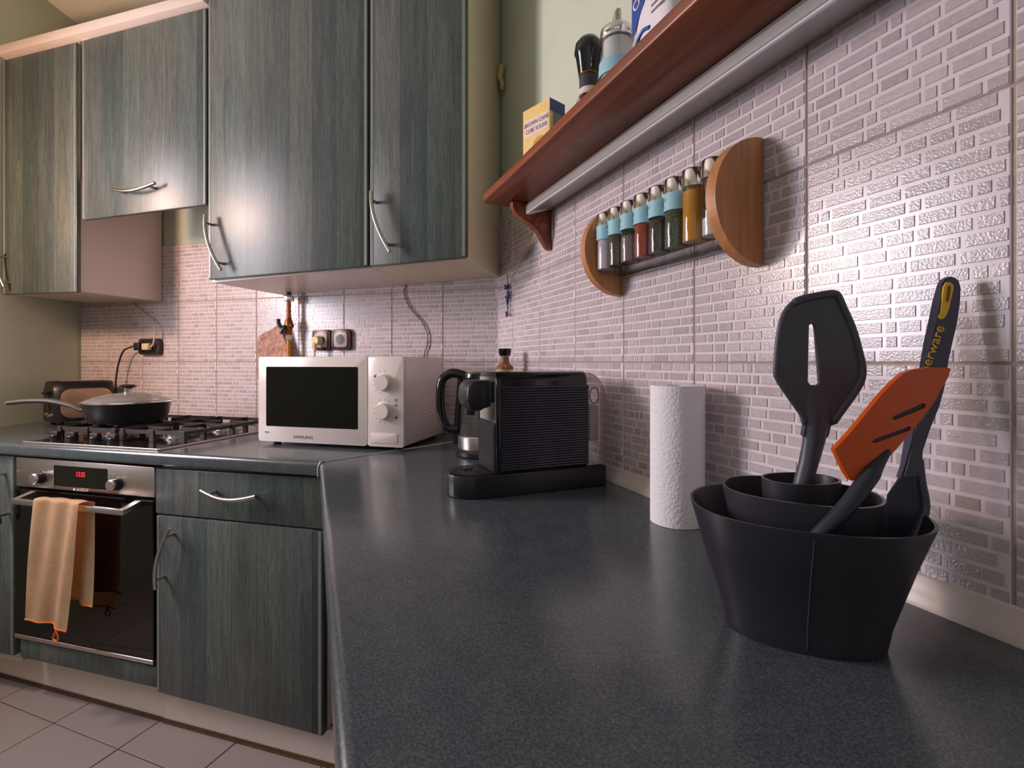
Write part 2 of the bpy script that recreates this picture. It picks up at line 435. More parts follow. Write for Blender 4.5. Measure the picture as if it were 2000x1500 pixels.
def rrect(x0, x1, z0, z1, r, n=5):
    pts = []
    for cx, cz, a0 in ((x1 - r, z0 + r, -PI / 2), (x1 - r, z1 - r, 0), (x0 + r, z1 - r, PI / 2), (x0 + r, z0 + r, PI)):
        for k in range(n + 1):
            a = a0 + PI / 2 * k / n; pts.append((cx + r * math.cos(a), cz + r * math.sin(a)))
    return pts

# ================================================================== SETTING
# floor with its tiles
fl = MB().box(-3.2, 2.9, -3.5, 0.1, FL - 0.08, FL - 0.004).build('floor', M['fgrout'], smooth=0, kind='structure')
FT = 0.2941
ftm = MB().box(-FT / 2 + 0.0016, FT / 2 - 0.0016, -FT / 2 + 0.0016, FT / 2 - 0.0016, -0.008, 0.0, 0.0012, 1)
bmesh.ops.recalc_face_normals(ftm.bm, faces=ftm.bm.faces[:])
ftmesh = bpy.data.meshes.new('floor_tile'); ftm.bm.to_mesh(ftmesh); ftm.bm.free(); ftmesh.materials.append(M['ftile'])
fa = math.radians(-3.74)
fu = Vector((math.cos(fa), math.sin(fa), 0)); fv = Vector((-math.sin(fa), math.cos(fa), 0))
for i in range(-5, 6):
    for j in range(-7, 2):
        c = Vector((-1.2194, -0.6536, 0)) + fu * (FT * (i + 0.5)) + fv * (FT * (j + 0.5))
        if -2.6 < c.x < 0.9 and c.y > -2.6:
            link('floor_tile', ftmesh, fl, (c.x, c.y, FL + random.uniform(-0.0004, 0.0004)), (0, 0, fa))

wall_back = MB().box(-2.6, 0.02, 0.0, 0.12, 0, 2.75).build('wall_back', M['paint'], smooth=0, kind='structure')
wall_right = MB().box(-0.02, 4.25, 0.0, 0.12, 0, 2.75).build('wall_right', M['paint'], rot=(0, 0, RROT), smooth=0, kind='structure')
wl = MB(); wl.prism([(-2.125, 0.0), (-1.83, -0.98), (-1.95, -1.0), (-2.4, -0.05)], 0, 2.75, 'Z')
wl.box(-1.95, -1.83, -1.64, -0.98, 0, 1.12); wl.box(-1.95, -1.83, -1.64, -0.98, 2.08, 2.75); wl.box(-1.95, -1.83, -3.4, -1.64, 0, 2.75)
wl.build('wall_left', M['paint'], smooth=0, kind='structure')
wf = MB(); wf.box(-1.95, -0.12, -3.5, -3.4, 0, 2.75); wf.box(1.62, 2.75, -3.5, -3.4, 0, 2.75); wf.box(-0.12, 1.62, -3.5, -3.4, 0, 0.93); wf.box(-0.12, 1.62, -3.5, -3.4, 2.37, 2.75)
wf.build('wall_front', M['paint'], smooth=0, kind='structure')
m = MB()
for y0, y1, z0, z1 in ((-1.64, -1.60, 1.12, 2.08), (-1.02, -0.98, 1.12, 2.08), (-1.60, -1.02, 1.12, 1.16), (-1.60, -1.02, 2.04, 2.08)): m.box(-1.92, -1.87, y0, y1, z0, z1, 0.003, 1)
m.build('window_1', M['white'], kind='structure')
m = MB()
for x0, x1, z0, z1 in ((-0.12, -0.07, 0.93, 2.37), (1.57, 1.62, 0.93, 2.37), (-0.07, 1.57, 0.93, 0.98), (-0.07, 1.57, 2.32, 2.37)): m.box(x0, x1, -3.46, -3.41, z0, z1, 0.003, 1)
m.build('added_rear_window', M['white'], kind='structure')  # added window frame behind the camera, unseen, put in for fill light
MB().box(-3.2, 2.9, -3.5, 0.12, 2.75, 2.83).build('ceiling', M['ceil'], smooth=0, kind='structure')

# wall tiles: every ceramic tile a part, its moulded mosaic bricks sub-parts / relief
TW, TH, TT = 0.214, 0.2675, 0.006
ZJ = 1.1307
TOP = 1.656
NROW = 16
def brick_layout(seed):
    rnd = random.Random(seed); out = []
    p = TH / NROW
    for r in range(NROW):
        z0 = r * p + 0.0021; z1 = (r + 1) * p - 0.0021
        x = 0.0028 - rnd.choice((0, 0, 0.008, 0.014))
        while x < TW - 0.006:
            w = rnd.choice((0.011, 0.021, 0.028, 0.034, 0.042, 0.048))
            a, b = max(x, 0.0028), min(x + w, TW - 0.0028)
            if b - a > 0.006: out.append((a, b, z0, z1))
            x += w + 0.0042
    return out
LAY = [brick_layout(100 + k) for k in range(6)]
ub = MB().box(-0.5, 0.5, -0.5, 0.5, -0.5, 0.5)
for v in ub.bm.verts:
    if v.co.y < 0: v.co.x *= 0.965; v.co.z *= 0.90
bmesh.ops.recalc_face_normals(ub.bm, faces=ub.bm.faces[:])
brick_mesh = bpy.data.meshes.new('brick'); ub.bm.to_mesh(brick_mesh); ub.bm.free(); brick_mesh.materials.append(M['brick'])
BR = 0.0011
def wall_tiles(parent, cols, near=None):
    stuff = bmesh.new(); cache = {}
    for ci, (x0, x1, full0) in enumerate(cols):
        for ri in range(3):
            z0 = ZJ + (ri - 1) * TH; z1 = min(z0 + TH, TOP)
            key = (round(x1 - x0, 4), round(z1 - z0, 4))
            if key not in cache:
                b = MB().box(0.0019, x1 - x0 - 0.0019, -TT, 0.001, 0.0015, z1 - z0 - 0.0015, 0.0012, 2)
                bmesh.ops.recalc_face_normals(b.bm, faces=b.bm.faces[:])
                me = bpy.data.meshes.new('wall_tile'); b.bm.to_mesh(me); b.bm.free(); me.materials.append(M['tile']); cache[key] = me
            t = link('wall_tile', cache[key], parent, (x0, 0, z0))
            off = x0 - full0
            for (a, b, c, d) in LAY[(ci * 7 + ri * 3 + ci * ri) % 6]:
                a = max(a - off, 0.0028); b = min(b - off, x1 - x0 - 0.0028)
                if b - a < 0.004 or c > z1 - z0 - 0.004: continue
                d = min(d, z1 - z0 - 0.002)
                if near and near(ci, ri, x0 + a, x0 + b, z0 + c):
                    o = link('brick', brick_mesh, t, ((a + b) / 2, -TT - BR / 2 + 0.0002, (c + d) / 2)); o.scale = (b - a, BR + 0.0004, d - c)
                else:
                    X0, X1, Z0, Z1 = x0 + a, x0 + b, z0 + c, z0 + d; e = 0.0007
                    v = [stuff.verts.new(q) for q in ((X0, -TT, Z0), (X1, -TT, Z0), (X1, -TT, Z1), (X0, -TT, Z1),
                         (X0 + e, -TT - BR, Z0 + e), (X1 - e, -TT - BR, Z0 + e), (X1 - e, -TT - BR, Z1 - e), (X0 + e, -TT - BR, Z1 - e))]
                    for f in ((4, 5, 6, 7), (0, 1, 5, 4), (1, 2, 6, 5), (2, 3, 7, 6), (3, 0, 4, 7)): stuff.faces.new([v[i] for i in f])
    me = bpy.data.meshes.new('mosaic_bricks'); stuff.to_mesh(me); stuff.free(); me.materials.append(M['brick'])
    link('mosaic_bricks', me, parent, kind='stuff')
# back wall (x = -s): joints at s = .2221 + .214 i
js = [0.0] + [0.2221 + TW * i for i in range(9)] + [2.118]
cols = []
for i in range(len(js) - 1, 0, -1):
    x0, x1 = -js[i], -js[i - 1]
    cols.append((x0, x1, x0 if i > 1 else x0))
wall_tiles(wall_back, cols)
jr = [0.0, 0.1376] + [0.3516 + TW * i for i in range(9)]
cols = []
for i in range(len(jr) - 1):
    x0, x1 = jr[i], jr[i + 1]
    cols.append((x0, x1, x1 - TW))
wall_tiles(wall_right, cols, lambda ci, ri, a, b, z: (ci == 6 and not (ri == 2 and z > 1.60)) or (ci == 5 and ri == 1 and a > 1.12))
# grout bed behind the tiles (in the joints)
MB().box(-2.118, 0, -0.0035, 0.0, ZJ - TH, TOP).build('grout', M['grout'], wall_back, smooth=0)
MB().box(0, jr[-1], -0.0035, 0.0, ZJ - TH, TOP).build('grout', M['grout'], wall_right, smooth=0)

# plastic upstand profile along the right wall
prof = [(-0.0065, CZ), (-0.021, CZ), (-0.0205, CZ + 0.006), (-0.015, CZ + 0.014), (-0.012, CZ + 0.024), (-0.0105, CZ + 0.031), (-0.0065, CZ + 0.033)]
m = MB(); m.prism(prof, 0.06, 2.1, 'X'); m.build('trim_1', M['pvc'], rot=(0, 0, RROT), kind='structure')

# ================================================================== WORKTOPS
TK = 0.038
def nose(front):      # profile (offset from the front line, z): rounded post-formed nose
    r = 0.012; pts = []
    for k in range(7):
        a = PI / 2 * k / 6; pts.append((-r + r * math.sin(a), CZ - r + r * math.cos(a)))
    for k in range(5):
        a = PI / 2 * k / 4; pts.append((-0.008 + 0.008 * math.cos(a), CZ - TK + 0.008 - 0.008 * math.sin(a)))
    return pts
np_ = nose(0)
mv = -IC; mu_ = mv.dot(FU) / mv.dot(FN)     # along-u per unit offset on the mitre
pr = [(-0.575, CZ)] + np_ + [(-0.575, CZ - TK)]
rA = [tuple(Fp(1.52 if e < -0.3 else 1.66, e, z)) for e, z in pr]
rA = [tuple(Fp(1.655 + (0.13 if e < -0.3 else 0), e, z)) for e, z in pr]
rB = [tuple(Fp(mu_ * e, e, z)) for e, z in pr]
tag(MB().loft([rA, rB]).build('worktop', M['top'], smooth=30), 'dark speckled worktop under the microwave and gas hob', 'worktop')
D0 = 0.6123; T0 = 0.28859
pr = [(-0.6030, CZ)] + np_ + [(-0.6030, CZ - TK)]
rA = [(T0 * (D0 + e) / D0 + 0.0008, -(D0 + e), z) for e, z in pr]
rB = [(2.15, -(D0 + e), z) for e, z in pr]
tag(MB().loft([rA, rB]).build('worktop', M['top'], rot=(0, 0, RROT), smooth=30), 'dark speckled worktop carrying the paper towel roll and utensil holder', 'worktop')
# mitre joint strip
mm = MB(); dirm = (-IC).normalized(); perp = Vector((-dirm.y, dirm.x, 0))
def strip_ring(p, w): return [tuple(p + perp * w + Vector((0, 0, 0.0001))), tuple(p - perp * w + Vector((0, 0, 0.0001))), tuple(p - perp * w * 0.6 + Vector((0, 0, 0.0024))), tuple(p + perp * w * 0.6 + Vector((0, 0, 0.0024)))]
mm.loft([strip_ring(IC + Vector((0, 0, CZ)) + dirm * 0.012, 0.0032), strip_ring(Vector((0, 0, CZ)) - dirm * 0.03, 0.0032)])
pth = [IC + dirm * 0.013 + Vector((0, 0, CZ + 0.0027)), IC + dirm * 0.002 + Vector((0, 0, CZ + 0.0012)), IC - dirm * 0.0045 + Vector((0, 0, CZ - 0.012)), IC - dirm * 0.0045 + Vector((0, 0, CZ - TK))]
mm.tube(pth, 0.0026, 8)
tag(mm.build('joint_strip', M['alu']), 'narrow metal strip covering the mitred worktop joint', 'metal strip')

# ================================================================== HANDLES
def bow_handle(parent, pts, out=0.026, r=0.0057, y0=0.0, posts=(0.16, 0.84)):
    """pts: (x,z) list of the bar on the door face, bar stands 'out' in front (-y)"""
    n = len(pts); path = [(x, y0 - out - 0.008 * math.sin(PI * i / (n - 1)), z) for i, (x, z) in enumerate(pts)]
    m = MB(); m.tube(path, r, 12)
    for q in posts:
        p = path[int(round(q * (n - 1)))]; m.cyl((p[0], y0 + 0.001, p[2]), (p[0], p[1], p[2]), 0.0048, 0.0045, 10)
    return m.build('handle', M['handle'], parent)
def lean(x0, z0, x1, z1, n=15, pw=1.75):    # starts straight at (x0,z0), leans over towards (x1,z1)
    return [(x0 + (x1 - x0) * (k / (n - 1)) ** pw, z0 + (z1 - z0) * (k / (n - 1)) ** 1.0) for k in range(n)]
def sag(x0, z0, x1, z1, s, n=15):
    return [(x0 + (x1 - x0) * k / (n - 1), z0 + (z1 - z0) * k / (n - 1) - s * math.sin(PI * k / (n - 1))) for k in range(n)]

def panel(name, pts, y0, y1, mat, parent, bevel=0.003):
    o = MB().prism(pts, y0, y1, 'Y', bevel, 2).build(name, mat, parent)
    if name == 'door':
        (xl, zl), (xr, zr), (xr2, zr2), (xl2, zl2) = pts
        for a, b, c, d in ((xl, 1, zl, zl2), (xr, -1, zr, zr2)):
            MB().prism([(a + b * 0.0035, c + 0.004), (a + b * 0.0135, c + 0.004), (a + b * 0.0135, d - 0.004), (a + b * 0.0035, d - 0.004)], y0 - 0.0009, y0 + 0.004, 'Y', 0.0008, 1).build('edge_band', M['lamedge'], o)
    return o

# ================================================================== WALL CABINETS (x = -s, y = -d)
def wallcab(label, s0, s1, zb, zt, mat, door, handle, body_d=0.340, front=0.360):
    """s0 right end, s1 left end; zb(s) bottom"""
    cx = -(s0 + s1) / 2; z0 = zb((s0 + s1) / 2)
    t = thing('wall_cabinet', label, 'cabinet', (cx, -0.009, z0), 0, 'wall cabinets')
    L = lambda s: -s - cx
    m = MB(); th = 0.016
    m.prism([(L(s1), zb(s1) - z0), (L(s0), zb(s0) - z0), (L(s0), zt - z0), (L(s1), zt - z0)], -body_d + 0.009, 0.0, 'Y', 0.0012, 1)
    m.build('body', mat, t)
    (da, db, bl, br, tl, tr) = door     # s left, s right, bottom left/right, top left/right
    d = panel('door', [(L(da), bl - z0), (L(db), br - z0), (L(db), tr - z0), (L(da), tl - z0)], -front + 0.009, -body_d + 0.007, M['lam'], t, 0.0045)
    bow_handle(d, [(L(s), z - z0) for s, z in handle], y0=-front + 0.009)
    return t
wallcab('grey-green wood wall cabinet hanging over the toaster, lower than its neighbour', 1.600, 2.008, lambda s: 1.404 + 0.010 * (s - 1.6), 2.372, M['white'],
        (2.0098, 1.588, 1.4055, 1.3985, 2.358, 2.357), [(s, z) for s, z in lean(1.985, 1.575, 1.953, 1.431)])
wallcab('short grey-green wood wall cabinet above the gas hob', 0.966, 1.592, lambda s: 1.835, 2.372, M['white'],
        (1.5581, 0.9544, 1.6717, 1.677, 2.357, 2.362), sag(1.3648, 1.7615, 1.157, 1.7640, 0.018))
kb = 0.028
wallcab('tall grey-green wood wall cabinet over the microwave with wide door', 0.318, 0.950, lambda s: 1.4356 - kb * s, 2.70, M['white'],
        (0.9476, 0.3155, 1.4169, 1.4289, 2.70, 2.70), lean(0.9311, 1.632, 0.863, 1.440))
wallcab('narrow grey-green wood wall cabinet in the corner with cream side', -0.004, 0.316, lambda s: 1.4356 - kb * s, 2.70, M['cream'],
        (0.3095, -0.0121, 1.4284, 1.438, 2.70, 2.70), lean(0.2883, 1.6501, 0.2236, 1.4623))
c = MB().box(-0.54, 0.54, -0.375, -0.01, 0.0, 0.036, 0.002).build('cornice_board', M['white'], loc=(-1.492, 0, 2.373))
tag(c, 'pale cornice board lying along the tops of the two lower wall cabinets', 'cornice')
# scrap of dried tape near the ceiling end of the corner cabinet
m = MB(); m.tube(bez([(0, 0, 0), (0.008, -0.004, 0.02), (-0.006, -0.006, 0.05), (0.01, -0.004, 0.085)], 5), [0.004] + [0.008] * 7 + [0.011] * 7 + [0.006], 8)
tag(m.build('tape_scrap', M['tape'], loc=Rp(0.055, 0.012, 2.085), rot=(0, 0, RROT)), 'crumpled dry tape scrap stuck in the wall corner beside the tall cabinet', 'tape scrap')

# ================================================================== BASE UNITS (x = -u, y = -e)
def fthing(name, label, cat, u, e, z, group=None):
    return thing(name, label, cat, Fp(u, e, z), FROT, group)
# drawer + door unit
t = fthing('base_cabinet', 'grey-green wood base cabinet with one drawer, right of the oven', 'cabinet', 0.289, -0.30, 0.13, 'base cabinets')
X = lambda u: -(u - 0.289)
Y = lambda e: -(e + 0.30)
Zl = lambda z: z - 0.13
MB().box(X(0.577), X(0.008), Y(-0.045), Y(-0.57), Zl(0.135), Zl(CZ - TK - 0.001), 0.001, 1).build('body', M['white'], t)
d = panel('drawer', [(X(0.5755), Zl(0.6835)), (X(0.0058), Zl(0.6850)), (X(0.0058), Zl(0.8225)), (X(0.5755), Zl(0.8160))], Y(-0.02), Y(-0.044), M['lam'], t, 0.003)
bow_handle(d, [(X(u), Zl(z)) for u, z in sag(0.3802, 0.7700, 0.1962, 0.7664, 0.016)], y0=Y(-0.02))
d = panel('door', [(X(0.5735), Zl(0.1541)), (X(0.0058), Zl(0.1320)), (X(0.0058), Zl(0.6815)), (X(0.5735), Zl(0.6790))], Y(-0.02), Y(-0.044), M['lam'], t, 0.0045)
bow_handle(d, [(X(u), Zl(z)) for u, z in lean(0.5435, 0.4749, 0.4948, 0.6547)], y0=Y(-0.02))
# left unit
t = fthing('base_cabinet', 'grey-green wood base cabinet left of the oven with upright handle', 'cabinet', 1.39, -0.30, 0.13, 'base cabinets')
X = lambda u: -(u - 1.39)
MB().box(X(1.60), X(1.172), Y(-0.045), Y(-0.50), Zl(0.135), Zl(CZ - TK - 0.001), 0.001, 1).build('body', M['white'], t)
d = panel('door', [(X(1.605), Zl(0.158)), (X(1.168), Zl(0.1700)), (X(1.168), Zl(0.8240)), (X(1.605), Zl(0.826))], Y(-0.02), Y(-0.044), M['lam'], t, 0.0045)
bow_handle(d, [(X(u), Zl(z)) for u, z in lean(1.1860, 0.6095, 1.215, 0.7900)], y0=Y(-0.02))
# filler under the oven
o = panel('oven_filler_panel', [(0.286, -0.031), (-0.281, -0.031), (-0.281, 0.031), (0.286, 0.031)], -0.012, 0.012, M['lam'], None, 0.003)
o.location = Fp(0.862, -0.034, 0.198); o.rotation_euler = (0, math.radians(0.45), FROT)
tag(o, 'low grey-green wood panel closing the gap below the oven', 'panel')
# carcass under the right worktop
t = thing('base_cabinet', 'long base cabinet standing under the worktop with the utensil holder', 'cabinet', Rp(1.25, 0.30, FL), RROT, 'base cabinets')
MB().prism([(-0.92, -0.245), (-0.92, -0.05), (-1.0, 0.28), (0.85, 0.28), (0.85, -0.245)], 0.10, CZ - TK - 0.001 - FL, 'Z').build('body', M['white'], t, smooth=0)
for a, b in ((-0.915, -0.33), (-0.325, 0.26), (0.265, 0.845)):
    d = MB().box(a, b, -0.268, -0.246, 0.105, CZ - TK - 0.006 - FL, 0.003).build('door', M['lam'], t)
    bow_handle(d, [(b - 0.05, 0.5 + 0.18 * k / 14) for k in range(15)], y0=-0.268, out=0.02)
# plinth boards
def plinth(u0, e0, u1, e1, label):
    p0, p1 = Fp(u0, e0, 0), Fp(u1, e1, 0); mid = (p0 + p1) / 2; dv = p1 - p0; L = dv.length; a = math.atan2(dv.y, dv.x)
    t = thing('plinth_board', label, 'plinth', (mid.x, mid.y, FL), a, 'plinth boards')
    MB().box(-L / 2, L / 2, 0.0, 0.016, 0.0, 0.101, 0.001, 1).build('board', M['white'], t)
    m = MB(); m.box(-L / 2, L / 2, -0.004, 0.001, 0.0, 0.007); m.box(-L / 2, L / 2, -0.0025, 0.001, 0.0085, 0.014)
    m.build('seal_strip', M['stripb'], t, smooth=0)
plinth(1.60, -0.098, 0.5985, -0.066, 'long pale plinth board running below the oven')
plinth(0.597, -0.064, -0.02, -0.046, 'short pale plinth board below the drawer cabinet')

# ================================================================== OVEN
t = fthing('built_in_oven', 'stainless built-in oven with black glass door and towel on its handle', 'oven', 0.868, -0.28, 0.235)
X = lambda u: -(u - 0.868)
Y = lambda e: -(e + 0.28)
Zl = lambda z: z - 0.235
MB().box(X(1.15), X(0.586), Y(-0.05), Y(-0.55), Zl(0.24), Zl(0.825), 0.001, 1).build('body', M['blackm'], t)
cp = panel('control_panel', [(X(1.1604), Zl(0.7265)), (X(0.5826), Zl(0.7290)), (X(0.5826), Zl(0.8180)), (X(1.1604), Zl(0.8215))], Y(-0.022), Y(-0.05), M['steel'], t, 0.0015)
dp = MB().box(X(0.9885), X(0.7651), Y(-0.0215), Y(-0.025), Zl(0.7385), Zl(0.8035), 0.0006, 1).build('display', M['lcd'], cp)
MB().box(X(0.9905), X(0.9880), Y(-0.0205), Y(-0.024), Zl(0.728), Zl(0.8045)).build('display_frame', M['chrome'], cp, smooth=0)
MB().box(X(0.9900), X(0.7651), Y(-0.0205), Y(-0.024), Zl(0.7365), Zl(0.7388)).build('display_frame', M['chrome'], cp, smooth=0)
text('clock_digits', '12:25', 0.020, M['redled'], cp, (X(0.876), Y(-0.0210), Zl(0.780)), sx=0.9)
text('brand_lettering', 'BOSCH', 0.0125, M['boxw'], cp, (X(0.868), Y(-0.0212), Zl(0.7325)), sx=1.2)
m = MB(); m.lathe([(0.004, 0), (0.0045, 0.0006)], 16); m.bm.transform(Matrix.Rotation(PI / 2, 4, 'X')); m.build('brand_emblem', M['boxw'], cp, (X(0.9015), Y(-0.0212), Zl(0.7325)))
for u in (1.0448, 0.724):
    m = MB(); m.lathe([(0.0205, 0), (0.0205, 0.003), (0.0175, 0.004), (0.0165, 0.020)], 28); m.bm.transform(Matrix.Rotation(PI / 2, 4, 'X'))
    k = m.build('knob', M['blackm'], cp, (X(u), Y(-0.0225), Zl(0.7606)))
    m = MB(); m.lathe([(0.0170, 0.019), (0.0172, 0.024), (0.015, 0.0265), (0.001, 0.0268)], 28); m.bm.transform(Matrix.Rotation(PI / 2, 4, 'X'))
    m.build('knob_cap', M['steel'], k)
dr = MB().box(X(1.157), X(0.5815), Y(-0.018), Y(-0.05), Zl(0.248), Zl(0.7195), 0.002, 1).build('door', M['blackg'], t)
MB().box(X(1.157), X(0.5815), Y(-0.016), Y(-0.05), Zl(0.2345), Zl(0.2475), 0.001, 1).build('door_trim', M['steel'], dr)
h = MB(); h.box(X(1.087), X(0.628), Y(0.036), Y(0.026), Zl(0.6885), Zl(0.7055), 0.002)
h.build('door_handle', M['steel'], dr)
for u in (1.075, 0.640):
    m = MB(); m.prism([(Y(0.028), Zl(0.690)), (Y(0.028), Zl(0.7045)), (Y(-0.018), Zl(0.7165)), (Y(-0.018), Zl(0.700))], X(u) - 0.011, X(u) + 0.011, 'X'); m.build('handle_bracket', M['steel'], dr)
# tea towel over the oven handle
t = fthing('tea_towel', 'beige terry towel with orange hem draped over the oven handle', 'towel', 0.868, 0.031, 0.70)
m = MB(); nu, nv = 22, 44
def towel_sheet(u0t, u1t, u0b, u1b, zt, zbl, zbr, e, side):
    rows = []
    for j in range(nv + 1):
        v = j / nv; row = []
        for i in range(nu + 1):
            w = i / nu
            u = (u0t + (u1t - u0t) * w) * (1 - v) + (u0b + (u1b - u0b) * w) * v
            zb_ = zbl + (zbr - zbl) * w
            z = zt + (zb_ - zt) * v
            fold = 0.0065 * math.sin(w * 7.3 + 1.0) * (0.25 + v) + 0.004 * math.sin(w * 15 + v * 3)
            row.append((u, e + side * (0.004 * v) + fold * side, z))
        rows.append(row)
    return rows
fr = towel_sheet(0.972, 0.784, 0.990, 0.824, 0.7125, 0.353, 0.337, 0.043, 1)
bk = towel_sheet(0.945, 0.757, 0.930, 0.761, 0.7125, 0.420, 0.405, 0.016, 1)
tu = lambda p: (-(p[0] - 0.868), -(p[1] - 0.031), p[2] - 0.70)
grid = [r for r in reversed(fr)]
for k in range(1, 6):      # over the bar
    a = PI * k / 6; row = []
    for i in range(nu + 1):
        p, q = fr[0][i], bk[0][i]; w = 0.5 - 0.5 * math.cos(a)
        row.append((p[0] * (1 - w) + q[0] * w, p[1] * (1 - w) + q[1] * w, 0.7125 + 0.006 * math.sin(a)))
    grid.append(row)
grid += bk
V = [[m.bm.verts.new(tu(p)) for p in row] for row in grid]
for a, b in zip(V[:-1], V[1:]):
    for i in range(nu): m.bm.faces.new((a[i], a[i + 1], b[i + 1], b[i]))
bmesh.ops.solidify(m.bm, geom=m.bm.faces[:], thickness=0.0035)
m.build('cloth', M['towel'], t, smooth=60)
m = MB()
m.tube([tu((p[0], p[1] + 0.001, p[2] - 0.001)) for p in fr[-1]], 0.0026, 8)
m.tube([tu((p[0], p[1], p[2] - 0.001)) for p in bk[-1]], 0.0026, 8)
m.build('hem', M['hem'], t)
e0 = fr[-1][17]
lp = [(e0[0] + 0.0, e0[1], e0[2]), (e0[0] + 0.002, e0[1] + 0.002, e0[2] - 0.012), (e0[0] + 0.010, e0[1] + 0.002, e0[2] - 0.028), (e0[0] - 0.001, e0[1] + 0.003, e0[2] - 0.034), (e0[0] - 0.011, e0[1] + 0.002, e0[2] - 0.027), (e0[0] - 0.003, e0[1] + 0.001, e0[2] - 0.006)]
m = MB(); m.tube(bez([tu(p) for p in lp], 6), 0.0026, 8); m.build('hanging_loop', M['hem'], t)

# ================================================================== GAS HOB
UC, EC = 0.840, -0.270
t = fthing('gas_hob', 'steel and dark glass gas hob with four burners and iron grates', 'gas hob', UC, EC, CZ)
X = lambda u: -(u - UC)
Y = lambda e: -(e - EC)
MB().box(X(1.118), X(0.560), Y(-0.018), Y(-0.520), 0.0004, 0.0045, 0.001, 1).build('steel_tray', M['steel'], t)
m = MB(); m.box(X(1.118), X(0.560), Y(-0.014), Y(-0.019), 0.0004, 0.0075, 0.001, 1); m.box(X(0.5645), X(0.560), Y(-0.019), Y(-0.518), 0.0004, 0.0075, 0.001, 1)
m.build('edge_trim', M['steel'], t)
MB().box(X(1.113), X(0.566), Y(-0.0195), Y(-0.515), 0.0045, 0.0065, 0.0006, 1).build('glass_plate', M['hobglass'], t)
for u in (1.082, 1.006, 0.905, 0.828):
    m = MB(); m.lathe([(0.0165, 0), (0.0165, 0.012), (0.015, 0.014)], 24); k = m.build('knob', M['blackm'], t, (X(u), Y(-0.085), 0.0062))
    m = MB(); m.box(-0.017, 0.017, -0.0075, 0.0075, 0.013, 0.026, 0.002); m.build('knob_grip', M['iron'], k)
BU = [(0.985, -0.215, 0.034), (0.985, -0.405, 0.026), (0.700, -0.195, 0.026), (0.700, -0.400, 0.042)]
for (u, e, r) in BU:
    m = MB(); m.lathe([(r * 1.25, 0), (r * 1.25, 0.005), (r * 1.0, 0.007), (r * 1.0, 0.016)], 28); b = m.build('burner', M['steel'], t, (X(u), Y(e), 0.0062))
    m = MB(); m.lathe([(r * 1.05, 0.016), (r * 1.08, 0.02), (r * 0.95, 0.024), (0.001, 0.0245)], 28); m.build('burner_cap', M['iron'], b)
def bar(m, p, q, w=0.0055, h=0.012):
    p, q = Vector(p), Vector(q); dv = (q - p); dv.z = 0; dv.normalize(); nn = Vector((-dv.y, dv.x, 0)) * (w / 2)
    rings = []
    for c in (p, q): rings.append([tuple(c + nn), tuple(c - nn), tuple(c - nn + Vector((0, 0, h))), tuple(c + nn + Vector((0, 0, h)))])
    m.loft(rings)
for (ua, ub_, us) in ((1.105, 0.862, 0.985), (0.826, 0.578, 0.700)):
    m = MB(); z = 0.032; e0, e1 = -0.115, -0.498
    xa, xb = X(ua), X(ub_)
    bar(m, (xa, Y(e0), z), (xb, Y(e0), z)); bar(m, (xa, Y(e1), z), (xb, Y(e1), z))
    bar(m, (xa, Y(e0), z), (xa, Y(e1), z)); bar(m, (xb, Y(e0), z), (xb, Y(e1), z))
    for (cu, ce, cr) in [q for q in BU if abs(q[0] - us) < 0.05]:
        cx, cy = X(cu), Y(ce)
        bar(m, (xa, cy, z), (cx - 0.022, cy, z)); bar(m, (cx + 0.022, cy, z), (xb, cy, z))
        lo, hi = (Y(e0), Y(-0.305)) if ce > -0.305 else (Y(-0.305), Y(e1))
        bar(m, (cx, lo, z), (cx, cy - 0.022, z)); bar(m, (cx, cy + 0.022, z), (cx, hi, z))
    bar(m, (xa, Y(-0.305), z), (xb, Y(-0.305), z))
    for px in (xa, xb, (xa + xb) / 2):
        for py in (Y(e0), Y(-0.305), Y(e1)):
            m.box(px - 0.0095, px + 0.0095, py - 0.006, py + 0.006, 0.0066, z + 0.013, 0.001, 1)
    m.build('grate', M['iron'], t)

# ================================================================== FRYING PAN + LID
GT = CZ + 0.0452
pc = Vector((-1.298, -0.377, GT))
hd = math.atan2(-0.155, -0.351)
t = thing('frying_pan', 'dark frying pan with long grey handle sitting on the front left burner', 'pan', pc, hd)
prof = [(0.001, 0.0), (0.098, 0.0), (0.112, 0.006), (0.124, 0.030), (0.131, 0.068), (0.133, 0.0715), (0.1305, 0.0715), (0.121, 0.030), (0.108, 0.010), (0.001, 0.006)]
MB().lathe(prof, 48, caps=False).build('bowl', M['panout'], t, smooth=40)
pth = bez([(0.118, 0, 0.048), (0.150, 0, 0.046), (0.185, 0, 0.062), (0.25, 0, 0.078), (0.32, 0, 0.080), (0.385, 0, 0.074)], 6)
n = len(pth); rad = [0.010 + 0.006 * min(1, i / 8) - 0.002 * (i / n) for i in range(n)]
MB().tube(pth, [r * 0.62 for r in rad], 14, sx=1.7).build('handle', M['panh'], t)
MB().tube([(0.124, 0, 0.047), (0.150, 0, 0.047)], 0.009, 14, sx=1.4).build('handle_bracket', M['black'], t)
MB().sphere((0.386, 0, 0.074), 0.0085, 12, (0.5, 1.6, 1.0)).build('handle_end_cap', M['ledd'], t)
lid = thing('pan_lid', 'domed glass pan lid with black knob on the frying pan', 'lid', pc + Vector((0, 0, 0.0722)), hd)
prof = [(0.1335, 0.002), (0.120, 0.012), (0.095, 0.022), (0.060, 0.030), (0.020, 0.034), (0.001, 0.0345), (0.001, 0.0315), (0.020, 0.031), (0.060, 0.027), (0.095, 0.019), (0.120, 0.009), (0.1335, 0.0)]
MB().lathe(prof, 48, caps=False).build('glass_dome', M['clearp'], lid, smooth=40)
